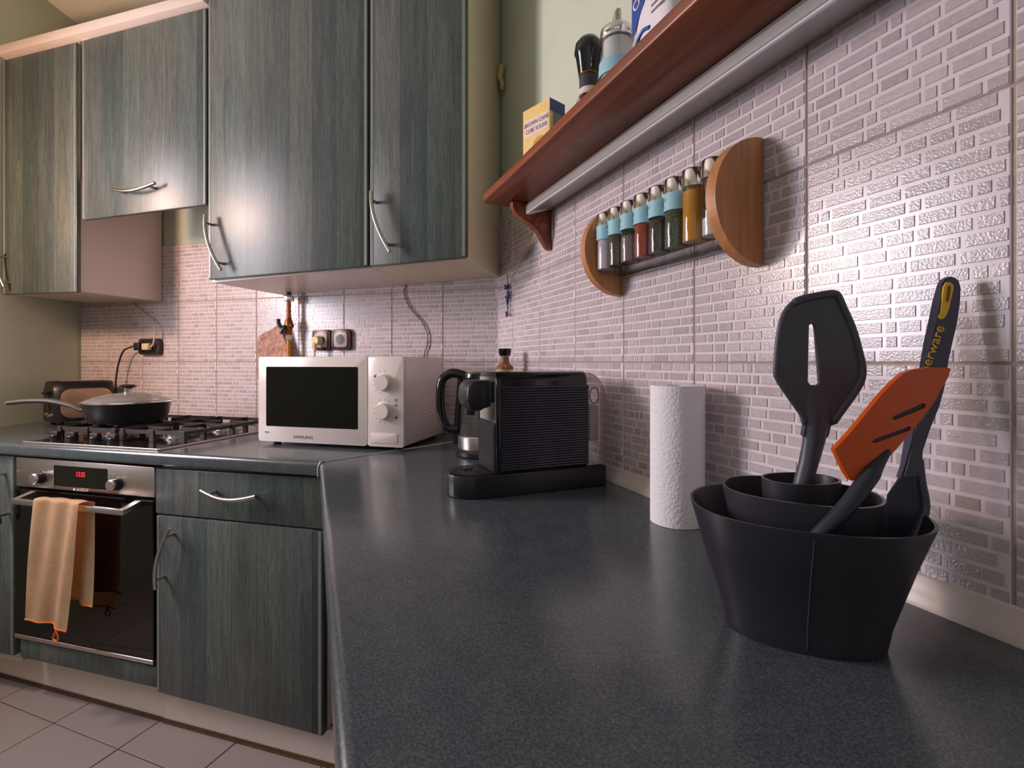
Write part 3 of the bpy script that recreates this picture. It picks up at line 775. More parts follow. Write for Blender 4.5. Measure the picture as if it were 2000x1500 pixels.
m = MB(); m.lathe([(0.1325, -0.0002), (0.1365, -0.0002), (0.1372, 0.003), (0.1350, 0.0052), (0.1325, 0.004)], 48, caps=False); m.build('steel_rim', M['chrome'], lid)
m = MB(); m.lathe([(0.013, 0.033), (0.0115, 0.046), (0.013, 0.050)], 20); k = m.build('knob_stem', M['handle'], lid)
MB().lathe([(0.012, 0.050), (0.0255, 0.055), (0.0262, 0.059), (0.018, 0.0635), (0.001, 0.0645)], 28).build('knob', M['blackm'], lid)

# ================================================================== TOASTER
ta = math.radians(-18)
t = thing('toaster', 'two-slot black toaster with steel side panel on the worktop', 'toaster', (-1.877, -0.163, CZ), ta)
# local: x across the front end, y = length
ow, ol, oh = 0.176, 0.205, 0.182
def tring(y, k):
    w = ow * k; pts = []
    prof2 = [(-w / 2, 0.012), (-w / 2 - 0.002, 0.08), (-w / 2 + 0.004, 0.145), (-w / 2 + 0.022, 0.172), (-w / 2 + 0.045, oh), (w / 2 - 0.045, oh), (w / 2 - 0.022, 0.172), (w / 2 - 0.004, 0.145), (w / 2 + 0.002, 0.08), (w / 2, 0.012)]
    return [(x, y, 0.012 + (z - 0.012) * (0.93 + 0.07 * k)) for x, z in prof2]
m = MB(); m.loft([tring(-ol / 2, 0.84), tring(-ol / 2 + 0.012, 0.95), tring(-ol / 2 + 0.035, 1.0), tring(ol / 2 - 0.035, 1.0), tring(ol / 2 - 0.012, 0.95), tring(ol / 2, 0.84)])
m.build('housing', M['blackm'], t, smooth=50)
pts = rrect(-0.085, 0.088, 0.028, 0.150, 0.035, 6)
pts = [(a, b) for a, b in pts]
MB().prism(pts, ow / 2 - 0.004, ow / 2 + 0.004, 'X', 0.002).build('side_panel', M['toastp'], t)
MB().prism(pts, -ow / 2 - 0.004, -ow / 2 + 0.004, 'X', 0.002).build('side_panel', M['toastp'], t)
m = MB(); m.box(-0.030, -0.008, -0.07, 0.07, oh - 0.004, oh + 0.0015); m.box(0.008, 0.030, -0.07, 0.07, oh - 0.004, oh + 0.0015); m.build('slot', M['steel'], t, smooth=0)
MB().box(-0.019, 0.019, -ol / 2 - 0.003, -ol / 2 + 0.01, 0.062, 0.140, 0.002).build('lever_slot', M['black'], t)
MB().box(-0.024, 0.024, -ol / 2 - 0.018, -ol / 2, 0.126, 0.138, 0.003).build('lever', M['blackm'], t)
for x, z in ((-0.036, 0.040), (0.0, 0.034), (0.036, 0.040)):
    m = MB(); m.lathe([(0.0085, 0), (0.008, 0.005), (0.001, 0.0055)], 16); m.bm.transform(Matrix.Rotation(PI / 2, 4, 'X')); m.build('button', M['steel'], t, (x, -ol / 2 + 0.001, z))
for x in (-0.05, 0.05):
    for y in (-0.075, 0.075): MB().cyl((x, y, 0.0005), (x, y, 0.014), 0.009, 0.010, 14).build('foot', M['black'], t)

# ================================================================== MICROWAVE
MU, ME = 0.1131, -0.345
t = fthing('microwave', 'white microwave oven with dark window and two dials', 'microwave', MU, ME, CZ)
X = lambda u: -(u - MU)
Y = lambda e: -(e - ME)
z0, z1 = 0.013, 0.2790
MB().box(X(0.3640), X(-0.1375), Y(-0.212), Y(-0.500), z0, z1, 0.003).build('body', M['mwhite'], t)
m = MB(); m.prism(rrect(X(0.3674), X(-0.0215), z0 - 0.001, z1 + 0.001, 0.008), Y(-0.195), Y(-0.2115), 'Y', 0.002)
dr = m.build('door', M['mwhite'], t)
MB().prism(rrect(X(0.3381), X(0.0095), 0.0605, 0.2485, 0.004), Y(-0.1944), Y(-0.198), 'Y', 0.0).build('window', M['blackg'], dr, smooth=0)
text('brand_lettering', 'SAMSUNG', 0.0135, M['ink'], dr, (X(0.2020), Y(-0.1948), 0.0290), sx=1.15)
text('series_lettering', 'TRIO', 0.0085, M['inkg'], dr, (X(0.3350), Y(-0.1948), 0.040))
cp = MB().prism(rrect(X(-0.0245), X(-0.1411), z0 - 0.001, z1 + 0.001, 0.006), Y(-0.195), Y(-0.2115), 'Y', 0.002).build('control_panel', M['mwhite'], t)
for zc in (1.0708 - CZ, 0.9858 - CZ):
    m = MB(); m.lathe([(0.0275, 0), (0.0275, 0.0015), (0.0245, 0.003), (0.0235, 0.016), (0.0215, 0.0185), (0.001, 0.019)], 32); m.bm.transform(Matrix.Rotation(PI / 2, 4, 'X'))
    m.build('dial', M['mwhite'], cp, (X(-0.0778), Y(-0.1952), zc))
    m = MB()
    for k in range(12):
        a = math.radians(-60 + 300 * k / 11 + 180); rr = 0.0345
        x, zz = rr * math.sin(a), -rr * math.cos(a)
        if zc < 0.15 or k in (2, 3, 4, 5, 6, 7, 8): m.box(x - 0.0022, x + 0.0022, -0.0003, 0.0, zz - 0.0009, zz + 0.0009)
    m.build('dial_marks', M['inkg'], cp, (X(-0.0778), Y(-0.1951), zc), smooth=0)
for u, z in ((-0.0478, 1.0885), (-0.1175, 1.0190), (-0.1175, 1.0035), (-0.1175, 0.9680)):
    m = MB(); m.lathe([(0.0044, 0), (0.0044, 0.0004)], 16); m.bm.transform(Matrix.Rotation(PI / 2, 4, 'X')); m.build('symbol_dot', M['inkg'], cp, (X(u), Y(-0.1951), z - CZ))
MB().prism(rrect(X(-0.034), X(-0.1215), 0.0235, 0.0520, 0.003), Y(-0.1930), Y(-0.198), 'Y', 0.0012).build('door_button', M['mwhite'], cp)
for u in (0.33, -0.105):
    for e in (-0.235, -0.47): MB().cyl((X(u), Y(e), 0.0004), (X(u), Y(e), z0 + 0.001), 0.012, 0.013, 16).build('foot', M['black'], t)
m = MB()
for k in range(5):
    m.tube([(X(-0.1376), Y(-0.33 - 0.004 * k), 0.085 + 0.012 * k), (X(-0.1376), Y(-0.455), 0.098 + 0.012 * k)], 0.0014, 6)
m.build('side_vents', M['mwhite'], t)

# ================================================================== KETTLE
t = thing('glass_kettle', 'glass kettle with black handle and steel band behind the coffee machine', 'kettle', (0.070, -0.378, CZ), math.radians(16.4))
MB().lathe([(0.074, 0.0005), (0.078, 0.004), (0.078, 0.014), (0.072, 0.020), (0.001, 0.020)], 40).build('power_base', M['blackm'], t)
MB().lathe([(0.070, 0.0205), (0.0715, 0.024), (0.071, 0.056), (0.069, 0.058), (0.001, 0.058)], 40).build('steel_band', M['steel'], t)
MB().lathe([(0.0705, 0.0585), (0.0705, 0.072), (0.066, 0.130), (0.060, 0.196), (0.0585, 0.214), (0.0565, 0.214), (0.058, 0.196), (0.064, 0.130), (0.0685, 0.072), (0.0685, 0.0600), (0.001, 0.0595)], 40, caps=False).build('glass_body', M['glass'], t, smooth=40)
MB().lathe([(0.0675, 0.0605), (0.0655, 0.088), (0.001, 0.088)], 36).build('water', M['water'], t)
m = MB(); m.lathe([(0.0595, 0.2145), (0.0605, 0.220), (0.058, 0.230), (0.040, 0.236), (0.001, 0.238)], 40); m.build('lid', M['black'], t)
pth = bez([(-0.050, 0, 0.224), (-0.088, 0, 0.232), (-0.116, 0, 0.212), (-0.122, 0, 0.165), (-0.118, 0, 0.112), (-0.100, 0, 0.078), (-0.072, 0, 0.072)], 7)
MB().tube(pth, 0.0130, 14, sx=1.2).build('handle', M['black'], t, smooth=60)
m = MB(); m.tube([(-0.062, 0, 0.222), (-0.0705, 0, 0.130), (-0.0765, 0, 0.030)], 0.0062, 10, sx=1.6); m.build('handle_spine', M['black'], t)
m = MB(); m.loft([[(0.052, -0.02, 0.19), (0.052, 0.02, 0.19), (0.052, 0.012, 0.213), (0.052, -0.012, 0.213)], [(0.078, -0.005, 0.209), (0.078, 0.005, 0.209), (0.078, 0.006, 0.216), (0.078, -0.006, 0.216)]]); m.build('spout', M['glass'], t)

# ================================================================== COFFEE MACHINE (x = t, y = -d)
TC = 0.722
t = thing('capsule_coffee_machine', 'black ribbed capsule coffee machine with clear water tank against the tiles', 'coffee machine', Rp(TC, 0.20, CZ), RROT)
Y = lambda d: -(d - 0.20)
hw = 0.055
# base with rounded tray end
pts = [(hw, Y(0.047)), (hw, Y(0.325))]
for k in range(1, 13):
    a = PI * k / 12; pts.append((hw * math.cos(a), Y(0.325) - 0.058 * math.sin(a)))
pts += [(-hw, Y(0.047))]
MB().prism(pts, 0.0005, 0.044, 'Z', 0.0025).build('base', M['blackm'], t)
m = MB()
for k in range(13):
    y = Y(0.302) - 0.0063 * k; w = 0.049 if y > Y(0.325) else 0.049 * math.sqrt(max(0.02, 1 - ((Y(0.325) - y) / 0.056) ** 2))
    for a, b in (((-w, w),) if not (4 <= k <= 7) else ((-w, -0.012), (0.012, w))): m.box(a, b, y - 0.0019, y + 0.0019, 0.044, 0.0462)
tr = m.build('drip_grid', M['blackm'], t, smooth=0)
m = MB(); m.lathe([(0.0115, 0.044), (0.0135, 0.0465), (0.0115, 0.0465)], 20, (0, Y(0.335), 0), caps=False); m.build('tray_ring', M['blackm'], t)
# body shell (inner) and ribbed cheeks
r = 0.018
shell = [(-hw + 0.002, 0.044), (hw - 0.002, 0.044), (hw - 0.002, 0.2445 - r)]
for k in range(6):
    a = PI / 2 * k / 5; shell.append((hw - 0.002 - r + r * math.cos(a), 0.2445 - r + r * math.sin(a)))
for k in range(6):
    a = PI / 2 + PI / 2 * k / 5; shell.append((-hw + 0.002 + r + r * math.cos(a), 0.2445 - r + r * math.sin(a)))
MB().prism(shell, Y(0.296), Y(0.095), 'Y', 0.001, 1).build('body', M['black'], t, smooth=40)
for sx in (1, -1):
    m = MB(); n = 32; za, zb_ = 0.050, 0.216; pr = []
    for k in range(n):
        z = za + (zb_ - za) * k / n; dz = (zb_ - za) / n
        pr += [(sx * (hw + 0.0002 + 0.0026 * math.sin(PI * q / 6)), z + dz * q / 6) for q in range(6)]
    pr += [(sx * (hw + 0.0002), zb_), (sx * (hw - 0.0022), zb_), (sx * (hw - 0.0022), za)]
    m.prism(pr, Y(0.288), Y(0.092), 'Y'); m.build('ribbed_cheek', M['ribs'], t, smooth=45)
    MB().box(sx * (hw - 0.002), sx * (hw + 0.0025), Y(0.2975), Y(0.2885), 0.046, 0.232, 0.0015).build('front_edge', M['black'], t)
# ribbed splash plate on the front
m = MB()
for k in range(16):
    z = 0.048 + k * 0.0058; m.box(-0.046, 0.046, Y(0.3005), Y(0.296), z, z + 0.0040, 0.0008, 1)
m.build('splash_ribs', M['blackm'], t, smooth=0)
MB().box(-0.050, 0.050, Y(0.2985), Y(0.2955), 0.045, 0.142, 0.001, 1).build('splash_plate', M['blackm'], t)
MB().box(-0.048, 0.048, Y(0.2970), Y(0.2955), 0.145, 0.234, 0.0005, 1).build('front_plate', M['chrome'], t)
# brewing head
pts = [(Y(0.296), 0.2270), (Y(0.338), 0.2270), (Y(0.348), 0.2150), (Y(0.350), 0.19), (Y(0.344), 0.1745), (Y(0.330), 0.1670), (Y(0.318), 0.1690), (Y(0.306), 0.1800), (Y(0.296), 0.1850)]
MB().prism(pts, -0.036, 0.036, 'X', 0.005).build('brew_head', M['blackm'], t, smooth=50)
MB().lathe([(0.0085, 0.1575), (0.0095, 0.1600), (0.0085, 0.170)], 16, (0, Y(0.332), 0)).build('spout', M['black'], t)
MB().box(-0.020, 0.020, Y(0.349), Y(0.341), 0.178, 0.216, 0.003).build('head_badge', M['blackm'], t)
# tank
tk = [(Y(0.092), 0.046), (Y(0.048), 0.046), (Y(0.046), 0.18), (Y(0.049), 0.205), (Y(0.058), 0.224), (Y(0.073), 0.2375), (Y(0.092), 0.243)]
MB().prism(tk, -hw + 0.001, hw - 0.001, 'X', 0.004).build('water_tank', M['tankg'], t, smooth=50)
MB().box(-0.048, 0.048, Y(0.088), Y(0.054), 0.049, 0.094, 0.004).build('tank_water', M['water'], t)
m = MB(); m.tube([(hw - 0.004, Y(0.075) + 0.011 * math.cos(a), 0.193 + 0.017 * math.sin(a)) for a in [2 * PI * k / 20 for k in range(20)]], 0.0018, 8, closed=True); m.build('tank_grip', M['blackm'], t)
MB().box(-0.004, hw - 0.012, Y(0.080), Y(0.058), 0.095, 0.172, 0.003).build('tank_filter', M['connector'], t)

# ================================================================== PEPPER MILL in the corner
t = thing('pepper_mill', 'tall wooden pepper mill with black cap standing in the tiled corner', 'pepper mill', Rp(0.236, 0.072, CZ), RROT)
MB().lathe([(0.026, 0.0005), (0.027, 0.02), (0.022, 0.10), (0.024, 0.20), (0.026, 0.240), (0.001, 0.2405)], 28).build('base', M['ivory'], t)
MB().lathe([(0.0275, 0.241), (0.0265, 0.247), (0.016, 0.258), (0.0125, 0.270), (0.0135, 0.281), (0.001, 0.2815)], 28).build('body', M['millw'], t)
MB().box(0.004, 0.031, -0.009, 0.009, 0.2415, 0.2545, 0.002).build('crank_arm', M['millw'], t)
MB().lathe([(0.016, 0.2820), (0.0195, 0.292), (0.0205, 0.302), (0.0185, 0.3055), (0.001, 0.306)], 28).build('cap', M['black'], t)

# ================================================================== PAPER TOWEL
t = thing('paper_towel_roll', 'white embossed paper towel roll standing on the worktop', 'paper towel', Rp(1.0215, 0.0665, CZ))
MB().lathe([(0.018, 0.0005), (0.0435, 0.0005), (0.0435, 0.2255), (0.018, 0.2255), (0.018, 0.0005)], 64, caps=False).build('paper', M['paper'], t, smooth=50)
MB().lathe([(0.0165, 0.0008), (0.0178, 0.0008), (0.0178, 0.2235), (0.0165, 0.2235), (0.0165, 0.0008)], 40, caps=False).build('core', M['cardcore'], t, smooth=50)

# ================================================================== UTENSIL HOLDER
def oval(c, a, b, th, n=56, ex=2.3):
    out = []
    for k in range(n):
        q = 2 * PI * k / n; cx, sx = math.cos(q), math.sin(q)
        x = a * math.copysign(abs(cx) ** (2 / ex), cx); y = b * math.copysign(abs(sx) ** (2 / ex), sx)
        out.append((c[0] + x * math.cos(th) - y * math.sin(th), c[1] + x * math.sin(th) + y * math.cos(th), c[2]))
    return out
HB = Vector((0.683, -1.160, CZ))
t = thing('utensil_holder', 'charcoal oval utensil holder with two smaller cups nested inside', 'utensil holder', HB)
def cup(name, secs, mat, wall=0.0028, floor_z=None):
    outer = [oval(c, a, b, th) for c, a, b, th in secs]
    inner = [oval(c, a - wall, b - wall, th) for c, a, b, th in reversed(secs)]
    lo = secs[0][0][2]; fz = lo + 0.004
    inner[-1] = [(x, y, fz) for x, y, z in inner[-1]]
    return MB().loft(outer + inner, True).build(name, mat, t, smooth=45)
cup('outer_cup', [((0, -0.003, 0.0005), 0.0685, 0.044, -0.12), ((0, -0.003, 0.010), 0.0705, 0.0455, -0.12), ((0.0005, 0.0, 0.022), 0.0735, 0.048, -0.11), ((0.0025, 0.009, 0.075), 0.0915, 0.069, -0.08), ((0.005, 0.0165, 0.1165), 0.1060, 0.0885, -0.055), ((0.005, 0.0170, 0.118), 0.1063, 0.0890, -0.055)], M['rubber'])
MB().tube([(-0.006, -0.0468, 0.004), (-0.006, -0.0492, 0.012), (-0.006, -0.0492, 0.024), (-0.006, -0.0590, 0.072), (-0.006, -0.0705, 0.112)], 0.0009, 6).build('mould_seam', M['rubber'], t)
cup('middle_cup', [((-0.001, 0.012, 0.0055), 0.046, 0.030, -0.25), ((0.001, 0.016, 0.06), 0.056, 0.041, -0.25), ((0.004, 0.0225, 0.1315), 0.0720, 0.0580, -0.25), ((0.004, 0.0225, 0.133), 0.0722, 0.0582, -0.25)], M['rubin'], 0.0026)
cup('inner_cup', [((0.006, 0.030, 0.012), 0.029, 0.019, 0.2), ((0.0105, 0.0415, 0.1395), 0.0395, 0.0285, 0.44), ((0.0105, 0.0415, 0.141), 0.0396, 0.0286, 0.44)], M['rubin'], 0.0024)

# ================================================================== UTENSILS
VROT = math.radians(16.37)
def plate(outer, holes, lo, hi, bevel=0.0):
    """flat outline with holes in the x-z plane, extruded in y"""
    m = MB(); bm = m.bm; loops = []
    for L in [outer] + holes:
        vs = [bm.verts.new((x, lo, z)) for x, z in L]
        loops.append([bm.edges.new((vs[i], vs[(i + 1) % len(vs)])) for i in range(len(vs))])
    bmesh.ops.triangle_fill(bm, use_beauty=True, use_dissolve=False, edges=[e for l in loops for e in l])
    ex = bmesh.ops.extrude_face_region(bm, geom=bm.faces[:])
    for g in ex['geom']:
        if isinstance(g, bmesh.types.BMVert): g.co.y = hi
    return m
def smoothline(p, n=4):
    q = bez([(x, 0, z) for x, z in p + p[:1]], n)[:-1]; return [(x, z) for x, y, z in q]
T = [(-0.0084, 0.3258), (0.0011, 0.3309), (0.017, 0.3345), (0.0301, 0.3367), (0.0359, 0.3367), (0.0403, 0.3338), (0.0461, 0.3207), (0.0548, 0.3011), (0.062, 0.2764), (0.0657, 0.259), (0.0652, 0.2481), (0.062, 0.2401), (0.0548, 0.2285), (0.0432, 0.2126), (0.033, 0.198), (0.0272, 0.1835), (0.005, 0.185), (0.005, 0.198), (0.0025, 0.2082), (-0.0033, 0.2169), (-0.0135, 0.2314), (-0.0222, 0.2445), (-0.0254, 0.2532), (-0.0248, 0.2692), (-0.0229, 0.2895), (-0.02, 0.3055), (-0.0164, 0.3156), (-0.0127, 0.3214)]
S = [(0.0091, 0.3033), (0.012, 0.3058), (0.0156, 0.3052), (0.017, 0.3011), (0.0217, 0.2423), (0.0192, 0.239), (0.0105, 0.2401), (0.0077, 0.2438)]
I = [(-0.0055, 0.3178), (0.004, 0.3229), (0.017, 0.3251), (0.0301, 0.3265), (0.0345, 0.3229), (0.041, 0.3106), (0.0475, 0.2939), (0.0526, 0.2764), (0.0555, 0.2605), (0.0548, 0.2489), (0.049, 0.2343), (0.0403, 0.2227), (-0.0004, 0.2242), (-0.0105, 0.2372), (-0.0185, 0.2518), (-0.0207, 0.2634), (-0.0193, 0.2837), (-0.0164, 0.3011), (-0.012, 0.3127)]
t = thing('slotted_turner', 'charcoal slotted turner with one long slot standing in the inner cup', 'turner', (0.6917, -1.119, CZ), VROT)
m = plate(smoothline(T), [S], -0.0030, 0.0030); m.build('blade', M['turner'], t, smooth=50)
# slightly raised rim around the blade: outline ring
rim = bez([(x, -0.0022, z) for x, z in (T[:15])], 4)
MB().tube(rim, [0.0012] + [0.0042] * (len(rim) - 2) + [0.0012], 10).build('blade_rim', M['turner'], t, smooth=60)
rim2 = bez([(x, -0.0022, z) for x, z in (T[17:] + T[:2])], 4)
MB().tube(rim2, [0.0012] + [0.0030] * (len(rim2) - 2) + [0.0012], 10).build('blade_rim', M['turner'], t, smooth=60)
secs = [(0.0205, 0.0, 0.240, 0.0240, 0.0031), (0.0204, 0.0, 0.226, 0.0185, 0.0042), (0.0198, 0.0, 0.212, 0.0152, 0.0056), (0.0187, 0.0, 0.198, 0.0134, 0.0072), (0.0160, 0.0, 0.180, 0.0112, 0.0086), (0.0112, 0.0, 0.160, 0.0099, 0.0090), (0.0060, 0.0, 0.142, 0.0094, 0.0090), (-0.0005, 0.0, 0.118, 0.0092, 0.0090), (-0.005, -0.005, 0.06, 0.0080, 0.0078), (-0.006, -0.008, 0.026, 0.0072, 0.0072)]
MB().loft([[(cx + w * math.cos(2 * PI * k / 20), cy + d * math.sin(2 * PI * k / 20), z) for k in range(20)] for cx, cy, z, w, d in secs]).build('handle', M['turner'], t, smooth=70)

O = [(-0.0107, 0.1844), (0.003, 0.1982), (0.022, 0.2198), (0.0358, 0.2353), (0.0479, 0.2465), (0.0582, 0.2543), (0.0686, 0.2577), (0.0858, 0.2594), (0.1082, 0.2594), (0.1134, 0.2581), (0.11, 0.2508), (0.0996, 0.2387), (0.0893, 0.2258), (0.0755, 0.2112), (0.0634, 0.2008), (0.0479, 0.1853), (0.0358, 0.1741), (0.0203, 0.1611), (0.0117, 0.156), (0.003, 0.1563), (-0.0021, 0.1646)]
S1 = [(0.0436, 0.2115), (0.0462, 0.2149), (0.0772, 0.2263), (0.0807, 0.225), (0.0789, 0.2215), (0.0479, 0.2112)]
S2 = [(0.0234, 0.1913), (0.0263, 0.1939), (0.0608, 0.2051), (0.0634, 0.2043), (0.0617, 0.2012), (0.0272, 0.1901)]
t = thing('silicone_spatula', 'orange silicone spatula with two slanted slots and dark handle', 'spatula', (0.7111, -1.1794, CZ), VROT)
m = plate(O, [S1, S2], -0.0035, 0.0025)
for v in m.bm.verts: v.co.y += -0.006 + 0.06 * (v.co.z - 0.18) + 5.0 * (max(0, v.co.x - 0.02)) ** 2 * 0.35
m.build('blade', M['orange'], t, smooth=30)
for L in (S1, S2):     # dark core showing in the slots
    m = plate(L, [], -0.0015, 0.0015)
    for v in m.bm.verts: v.co.y += -0.006 + 0.06 * (v.co.z - 0.18) + 5.0 * (max(0, v.co.x - 0.02)) ** 2 * 0.35
    m.build('slot_core', M['spoond'], t, smooth=0)
pth = bez([(0.0400, -0.0070, 0.1830), (0.0255, -0.0105, 0.1680), (0.0138, -0.0145, 0.1560), (-0.0078, -0.0195, 0.1335), (-0.0325, -0.0200, 0.1085), (-0.0440, -0.0140, 0.085), (-0.0460, -0.004, 0.045)], 5)
n = len(pth)
MB().tube(pth, [0.003 + 0.0050 * min(1, i / 7) - 0.0014 * (i / n) for i in range(n)], 14).build('handle', M['spoond'], t, smooth=60)

H = [(0.0394, 0.3421), (0.0349, 0.3259), (0.0304, 0.3097), (0.0232, 0.2862), (0.0142, 0.2574), (0.0052, 0.2213), (-0.0039, 0.1907), (-0.012, 0.1636), (-0.0165, 0.1528), (0.0052, 0.1560), (0.0052, 0.1636), (0.007, 0.1781), (0.016, 0.1997), (0.0268, 0.2213), (0.034, 0.2412), (0.0394, 0.2646), (0.0448, 0.2826), (0.0502, 0.3042), (0.0547, 0.3241), (0.0582, 0.3385), (0.0571, 0.3457), (0.0529, 0.3497), (0.0475, 0.3502), (0.0427, 0.3475)]
t = thing('serving_spoon', 'slate serving spoon with yellow hang hole and yellow lettering on handle', 'spoon', (0.7858, -1.1356, CZ), VROT)
def lean_y(z): return 0.10 * (z - 0.2) 
m = plate(H, [], -0.0045, 0.0045)
for v in m.bm.verts: v.co.y += lean_y(v.co.z)
bmesh.ops.bevel(m.bm, geom=[e for e in m.bm.edges if len(e.link_faces) == 2 and e.calc_face_angle(0) > 0.8], offset=0.0022, segments=2, affect='EDGES', clamp_overlap=True)
m.build('handle', M['spoonm'], t, smooth=40)
YL = [(0.034, 0.3133), (0.0313, 0.3097), (0.0322, 0.3073), (0.0349, 0.307), (0.0385, 0.3097), (0.0421, 0.3169), (0.0484, 0.3367), (0.0488, 0.3412), (0.0457, 0.3443), (0.0421, 0.3439), (0.039, 0.3394)]
HO = [(0.0392, 0.325), (0.0414, 0.3235), (0.0432, 0.3255), (0.0464, 0.338), (0.0458, 0.3405), (0.0436, 0.3405), (0.0422, 0.338)]
m = plate(YL, [HO], -0.0056, -0.0040)
for v in m.bm.verts: v.co.y += lean_y(v.co.z)
m.build('hang_inset', M['yellow'], t, smooth=0)
m = plate(HO, [], -0.0048, -0.0040)
for v in m.bm.verts: v.co.y += lean_y(v.co.z)
m.build('hang_hole', M['brass'], t, smooth=0)
al = math.atan2(0.0505, 0.0180)
tx = text('brand_lettering', 'Tupperware', 0.0128, M['yellow'], t, (0.0180, -0.0052 + lean_y(0.267), 0.2665), rot=(PI / 2 - 0.10, -al, 0), sx=1.12)
# bowl of the spoon going down into the holder
rings = []
for z, xl, xr in ((0.160, -0.0130, 0.0050), (0.150, -0.0180, 0.0046), (0.1366, -0.0285, 0.0050), (0.1186, -0.0325, 0.0085), (0.105, -0.0315, 0.0020), (0.088, -0.0300, -0.0120), (0.076, -0.0280, -0.0180)):
    w = (xr - xl) / 2; cxx = (xr + xl) / 2; ring = []
    for i in range(20):
        a = 2 * PI * i / 20
        ring.append((cxx + w * math.cos(a), 0.0030 * math.sin(a) + 0.005 * (1 - math.cos(a) ** 2) * min(1, (0.16 - z) / 0.03) + lean_y(z), z))
    rings.append(ring)
MB().loft(rings).build('bowl', M['spoond'], t, smooth=60)
m = MB(); m.tube(bez([(0.0045, lean_y(0.17), 0.17), (0.0050, lean_y(0.15), 0.150), (0.0070, lean_y(0.125), 0.125), (-0.0010, lean_y(0.105), 0.105), (-0.0110, lean_y(0.09), 0.090)], 5), 0.0042, 10); m.build('bowl_edge', M['spoonm'], t)

# ================================================================== SHELF AND LIGHT FITTING (x = t, y = -d)
t = thing('wall_shelf', 'red stained pine wall shelf on curved brackets above the tiles', 'shelf', Rp(1.30, 0.0, 1.57), RROT)
pts = [(-0.925, -0.008), (-0.925, -0.175), (-0.918, -0.190), (-0.905, -0.1955), (0.9, -0.1955), (0.9, -0.008)]
MB().prism(pts, 0.0, 0.0225, 'Z', 0.004, 3).build('board', M['shelf'], t)
br = [(-0.008, -0.0005), (-0.128, -0.0005)] + [(y, z) for x, y, z in bez([(0, -0.128, -0.006), (0, -0.118, -0.030), (0, -0.092, -0.048), (0, -0.060, -0.066), (0, -0.036, -0.098), (0, -0.022, -0.120), (0, -0.008, -0.125)], 4)]
for x in (-0.8745, 0.55):
    MB().prism(br, x - 0.010, x + 0.010, 'X', 0.002, 1).build('bracket', M['shelf'], t)
t = thing('light_fitting', 'slim grey metal strip light mounted under the wall shelf', 'light fitting', Rp(1.30, 0.0, 1.53), RROT)
pf = [(-0.0095, 0.029), (-0.0095, 0.039), (-0.080, 0.039), (-0.087, 0.028), (-0.0875, 0.012), (-0.0835, 0.0105), (-0.0805, 0.0135), (-0.022, 0.0255), (-0.018, 0.0275)]
MB().prism(pf, -0.855, 0.85, 'X').build('housing', M['alu'], t, smooth=20)
MB().prism([(-0.0885, 0.0095), (-0.0865, 0.0075), (-0.0800, 0.0090), (-0.0800, 0.0115)], -0.857, 0.852, 'X').build('diffuser_edge', M['ledd'], t, smooth=0)
MB().prism([(-0.0095, 0.029), (-0.0095, 0.040), (-0.081, 0.040), (-0.0885, 0.026), (-0.0885, 0.006), (-0.080, 0.005)], -0.862, -0.8555, 'X', 0.0008, 1).build('end_cap', M['ledd'], t)
MB().box(-0.858, -0.848, -0.013, -0.0095, -0.055, 0.028, 0.001, 1).build('mounting_tab', M['clearp'], t)
# lead with in-line connector
t = thing('fitting_lead', 'thin pale lead with grey connector hanging from the strip light to the corner', 'lead', Rp(0.30, 0.02, 1.45), RROT)
m = MB(); m.tube(bez([(0.128, 0.010, 0.085), (0.085, 0.0, 0.062), (0.0497, 0.0, 0.055), (0.012, 0.0, 0.034)], 6), 0.0024, 8)
m.tube(bez([(-0.050, 0.0, 0.010), (-0.09, 0.003, -0.004), (-0.13, 0.006, -0.022), (-0.172, 0.008, -0.036)], 6), 0.0018, 8); m.build('wire', M['cordw'], t)
m = MB(); m.tube(bez([(0.016, 0, 0.037), (0.004, 0, 0.030), (-0.02, 0, 0.020), (-0.047, 0, 0.012), (-0.056, 0, 0.008)], 4), [0.0045] * 4 + [0.006] * 4 + [0.0085] * 6 + [0.004] * 3, 12); m.build('connector', M['connector'], t)

# things standing on the shelf
SZ = 1.5928
ba = math.atan2(-0.0296, 0.0828)      # long face direction in the (t,-d) frame
t = thing('sugar_carton', 'yellow and blue sugar carton near the end of the wall shelf', 'carton', Rp(0.6408, 0.1305, SZ), RROT + math.atan2(0.0294, 0.0828))
bw, bd, bh = 0.0879, 0.0495, 0.1285
m = MB().box(-bw / 2, bw / 2, -bd / 2, bd / 2, 0.0, bh, 0.0006, 1).build('carton_body', M['boxy'], t)
MB().box(bw / 2 - 0.0005, bw / 2 + 0.0004, -bd / 2 + 0.0003, bd / 2 - 0.0003, bh - 0.028, bh - 0.0004).build('side_band', M['boxb'], t, smooth=0)
MB().box(bw / 2 - 0.0005, bw / 2 + 0.0004, -bd / 2 + 0.010, bd / 2 - 0.0003, 0.0004, bh - 0.0285).build('side_print', M['boxg'], t, smooth=0)
MB().box(bw / 2 - 0.0005, bw / 2 + 0.0004, -bd / 2 + 0.0003, bd / 2 - 0.0003, 0.0004, bh - 0.080).build('side_foot', M['boxb'], t, smooth=0)
MB().box(-bw / 2 + 0.006, bw / 2 - 0.004, -bd / 2 - 0.0004, -bd / 2 + 0.0005, bh - 0.066, bh - 0.026).build('title_label', M['boxw'], t, smooth=0)
text('title_lettering', 'BROWN CANE', 0.0135, M['boxb'], t, (0.0015, -bd / 2 - 0.0006, bh - 0.0385), sx=0.88)
text('title_lettering', 'CUBE SUGAR', 0.0135, M['boxb'], t, (0.0015, -bd / 2 - 0.0006, bh - 0.0540), sx=0.88)
